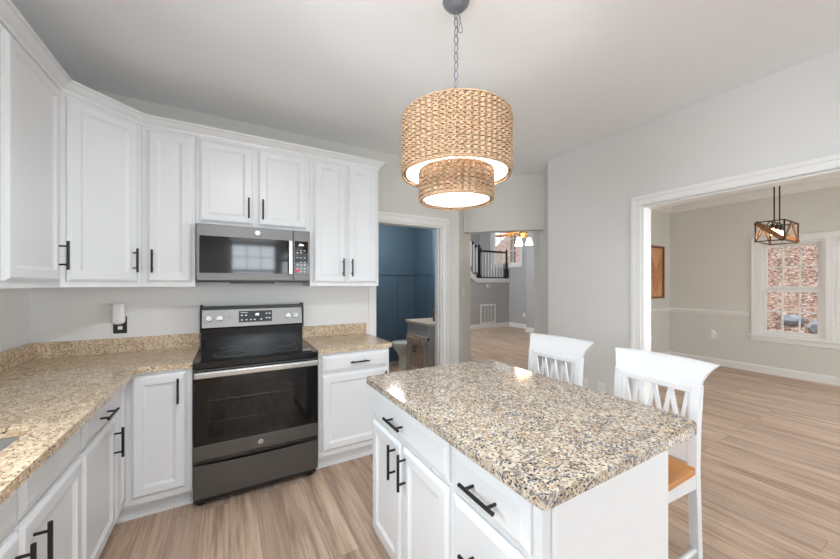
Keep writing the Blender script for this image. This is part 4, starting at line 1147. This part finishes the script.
def railing():
    t = thing('stair_railing', (7.3, YLD+.06, 1.575), 'black handrail with white balusters guarding the stair landing', 'railing')
    y = YLD+.05; zb = 1.5755
    def newel(x, h, base):
        m = MB().box((x-.05, y-.05, zb), (x+.05, y+.05, zb+base)).box((x-.035, y-.035, zb+base), (x+.035, y+.035, zb+h-.22)).box((x-.055, y-.055, zb+h-.22), (x+.055, y+.055, zb+h-.06)).lathe([(.05, 0), (.03, .02), (.04, .06), (.02, .10), (0, .11)], (x, y, zb+h-.06), 12)
        build(m, 'newel_post', M['darkwood'], t)
    newel(6.76, 1.02, .10)
    m = MB().box((7.88, y-.05, zb), (7.98, y+.05, zb+.30)).box((7.905, y-.025, zb+.30), (7.955, y+.025, zb+.88)).lathe([(.03, 0), (.034, .03), (.02, .08), (0, .09)], (7.93, y, zb+.88), 12)
    build(m, 'newel_post', M['darkwood'], t)
    build(MB().bar((6.79, y, zb+.86), (7.90, y, zb+.86), .055, .06), 'handrail', M['darkwood'], t, bevel=.012)
    build(MB().bar((5.2, y, zb+.98+1.15), (6.74, y, zb+.90), .055, .07), 'handrail', M['darkwood'], t, bevel=.012)
    build(MB().bar((6.82, y, zb+.02), (7.87, y, zb+.02), .07, .035), 'shoe_rail', M['darkwood'], t)
    for k in range(8):
        x = 6.915+k*.118; build(MB().box((x-.016, y-.016, zb+.038), (x+.016, y+.016, zb+.829)), 'baluster', M['trim'], t)
    for k in range(4):
        x = 6.61-k*.117; z = 1.576+.17*(1+int((6.615-x+.02)/.235)); zt = zb+.90+(6.74-x)*(1.23/1.54)-.05
        build(MB().box((x-.014, y-.10, z+.001), (x+.014, y-.072, zt)), 'baluster', M['trim'], t)
railing()
def vent():
    x0, x1, z0, z1 = 6.77, 7.40, .15, .755
    t = thing('return_vent', ((x0+x1)/2, YLD, z0), 'white louvred air return grille on the wall under the landing', 'vent')
    y = YLD-.0005; f = .045
    build(MB().box((x0, y-.012, z0), (x0+f, y, z1)).box((x1-f, y-.012, z0), (x1, y, z1)).box((x0+f, y-.012, z0), (x1-f, y, z0+f)).box((x0+f, y-.012, z1-f), (x1-f, y, z1)), 'frame', M['trim'], t)
    build(MB().box((x0+f, y-.002, z0+f), (x1-f, y, z1-f)), 'backing', M['grey'], t)
    m = MB()
    for k in range(3): m.box((x0+f+(k+1)*(x1-x0-2*f)/4-.008, y-.011, z0+f), (x0+f+(k+1)*(x1-x0-2*f)/4+.008, y-.003, z1-f))
    for k in range(22): 
        z = z0+f+.012+k*.0232; m.bar((x0+f, y-.006, z), (x1-f, y-.006, z), .007, .003, up=(0, .6, .8))
    build(m, 'louvre', M['trim'], t)
vent()
o = thing('wall_sensor', (7.09, YLD, 1.33), 'small white sensor with dark eye on wall below the landing', 'sensor')
build(MB().box((7.035, YLD-.03, 1.285), (7.145, YLD-.0005, 1.385)), 'housing', M['white'], o, bevel=.008)
build(MB().lathe([(0, -.034), (.02, -.034), (.02, -.0305)], (7.09, YLD, 1.335), 14, 'y'), 'eye', M['blackplastic'], o)
o = plate('wall_outlet', (8.0, 7.36, .42), -Y_, -X_, .09, .13, M['white'], 'white outlet on the living room wall right of the vent', 'outlet'); outlet_face(o, (8.0, 7.36, .42), -Y_, -X_, M['white'])
def fan():
    c = V((5.42, 5.04, 0)); z = 2.42
    t = thing('ceiling_fan', (c.x, c.y, 5), 'ceiling fan with honey wood blades and three lit glass shades', 'fan')
    build(MB().lathe([(0, -.05), (.05, -.045), (.07, 0)], (c.x, c.y, 4.9995), 18).tube([(c.x, c.y, 4.95), (c.x, c.y, z+.17)], .013, 10), 'downrod', M['brass'], t, smooth=True)
    build(MB().lathe([(.03, .17), (.09, .15), (.11, .11), (.11, .05), (.07, .02), (.05, -.02), (.03, -.03), (0, -.03)], (c.x, c.y, z), 28), 'motor_housing', M['brass'], t, smooth=True)
    for k in range(5):
        a = math.radians(-40+72*k); d = V((math.cos(a), math.sin(a), 0)); s = V((-d.y, d.x, 0)); up = V((0, 0, 1))
        p0 = c+d*.20+up*(z+.06); p1 = c+d*.66+up*(z+.06); tl = s*.98+up*.2
        vs = []
        for p, w_ in ((p0, .05), (c+d*.3+up*(z+.06), .064), (p1-d*.04, .07), (p1, .045)):
            for q in (-1, 1):
                for h in (-.004, .004): vs.append(p+tl*(q*w_)+up*h)
        fs = []
        for j in range(3):
            b = j*4; fs += [(b, b+2, b+6, b+4), (b+1, b+5, b+7, b+3), (b, b+4, b+5, b+1), (b+2, b+3, b+7, b+6)]
        fs += [(0, 1, 3, 2), (12, 14, 15, 13)]
        bl = build(MB().add(vs, fs), 'blade', M['fanwood'], t)
        build(MB().bar(c+d*.10+up*(z+.07), c+d*.24+up*(z+.067), .03, .006), 'blade_iron', M['brass'], bl)
    for k in range(3):
        a = math.radians(195+120*k); d = V((math.cos(a), math.sin(a), 0)); p = c+d*.14+V((0, 0, z-.06))
        ar = build(MB().tube([c+V((0, 0, z-.02)), c+d*.08+V((0, 0, z-.015)), p+V((0, 0, .02))], .008, 8), 'light_arm', M['brass'], t, smooth=True)
        build(MB().lathe([(.022, .02), (.04, .0), (.062, -.07), (.082, -.13), (.078, -.13), (.056, -.07), (.02, 0)], p, 20), 'glass_shade', M['bulb_fan'], ar, smooth=True)
    light('fan_light', 'POINT', (c.x, c.y, z-.25), 14, (1, .86, .68), shadow_soft_size=.1)
fan()
t = thing('added_ceiling_light', (.20, .35, ZC), 'unseen round white flush light added above the camera to brighten the kitchen', 'lamp')  # fill fixture added out of view, no such lamp known
build(MB().lathe([(0, -.03), (.20, -.03), (.22, -.02), (.22, 0)], (.20, .35, ZC-.0005), 32), 'housing', M['white'], t, smooth=True)
build(MB().lathe([(0, -.042), (.12, -.04), (.185, -.031), (.185, -.0305)], (.20, .35, ZC-.0005), 32), 'diffuser', emit('added_lamp_diffuser', (1, .98, .95, 1), 3), t, smooth=True)
light('added_ceiling_fill', 'AREA', (.20, .35, ZC-.05), 30, (.90, .95, 1.0), aim=(0, 0, -1), shape='DISK', size=.36)  # added fill light under the unseen fixture
light('powder_fill', 'POINT', (2.1, 4.4, 2.2), 34, (1, .95, .88), shadow_soft_size=.12)  # unseen lamp without fixture, added to brighten the powder room
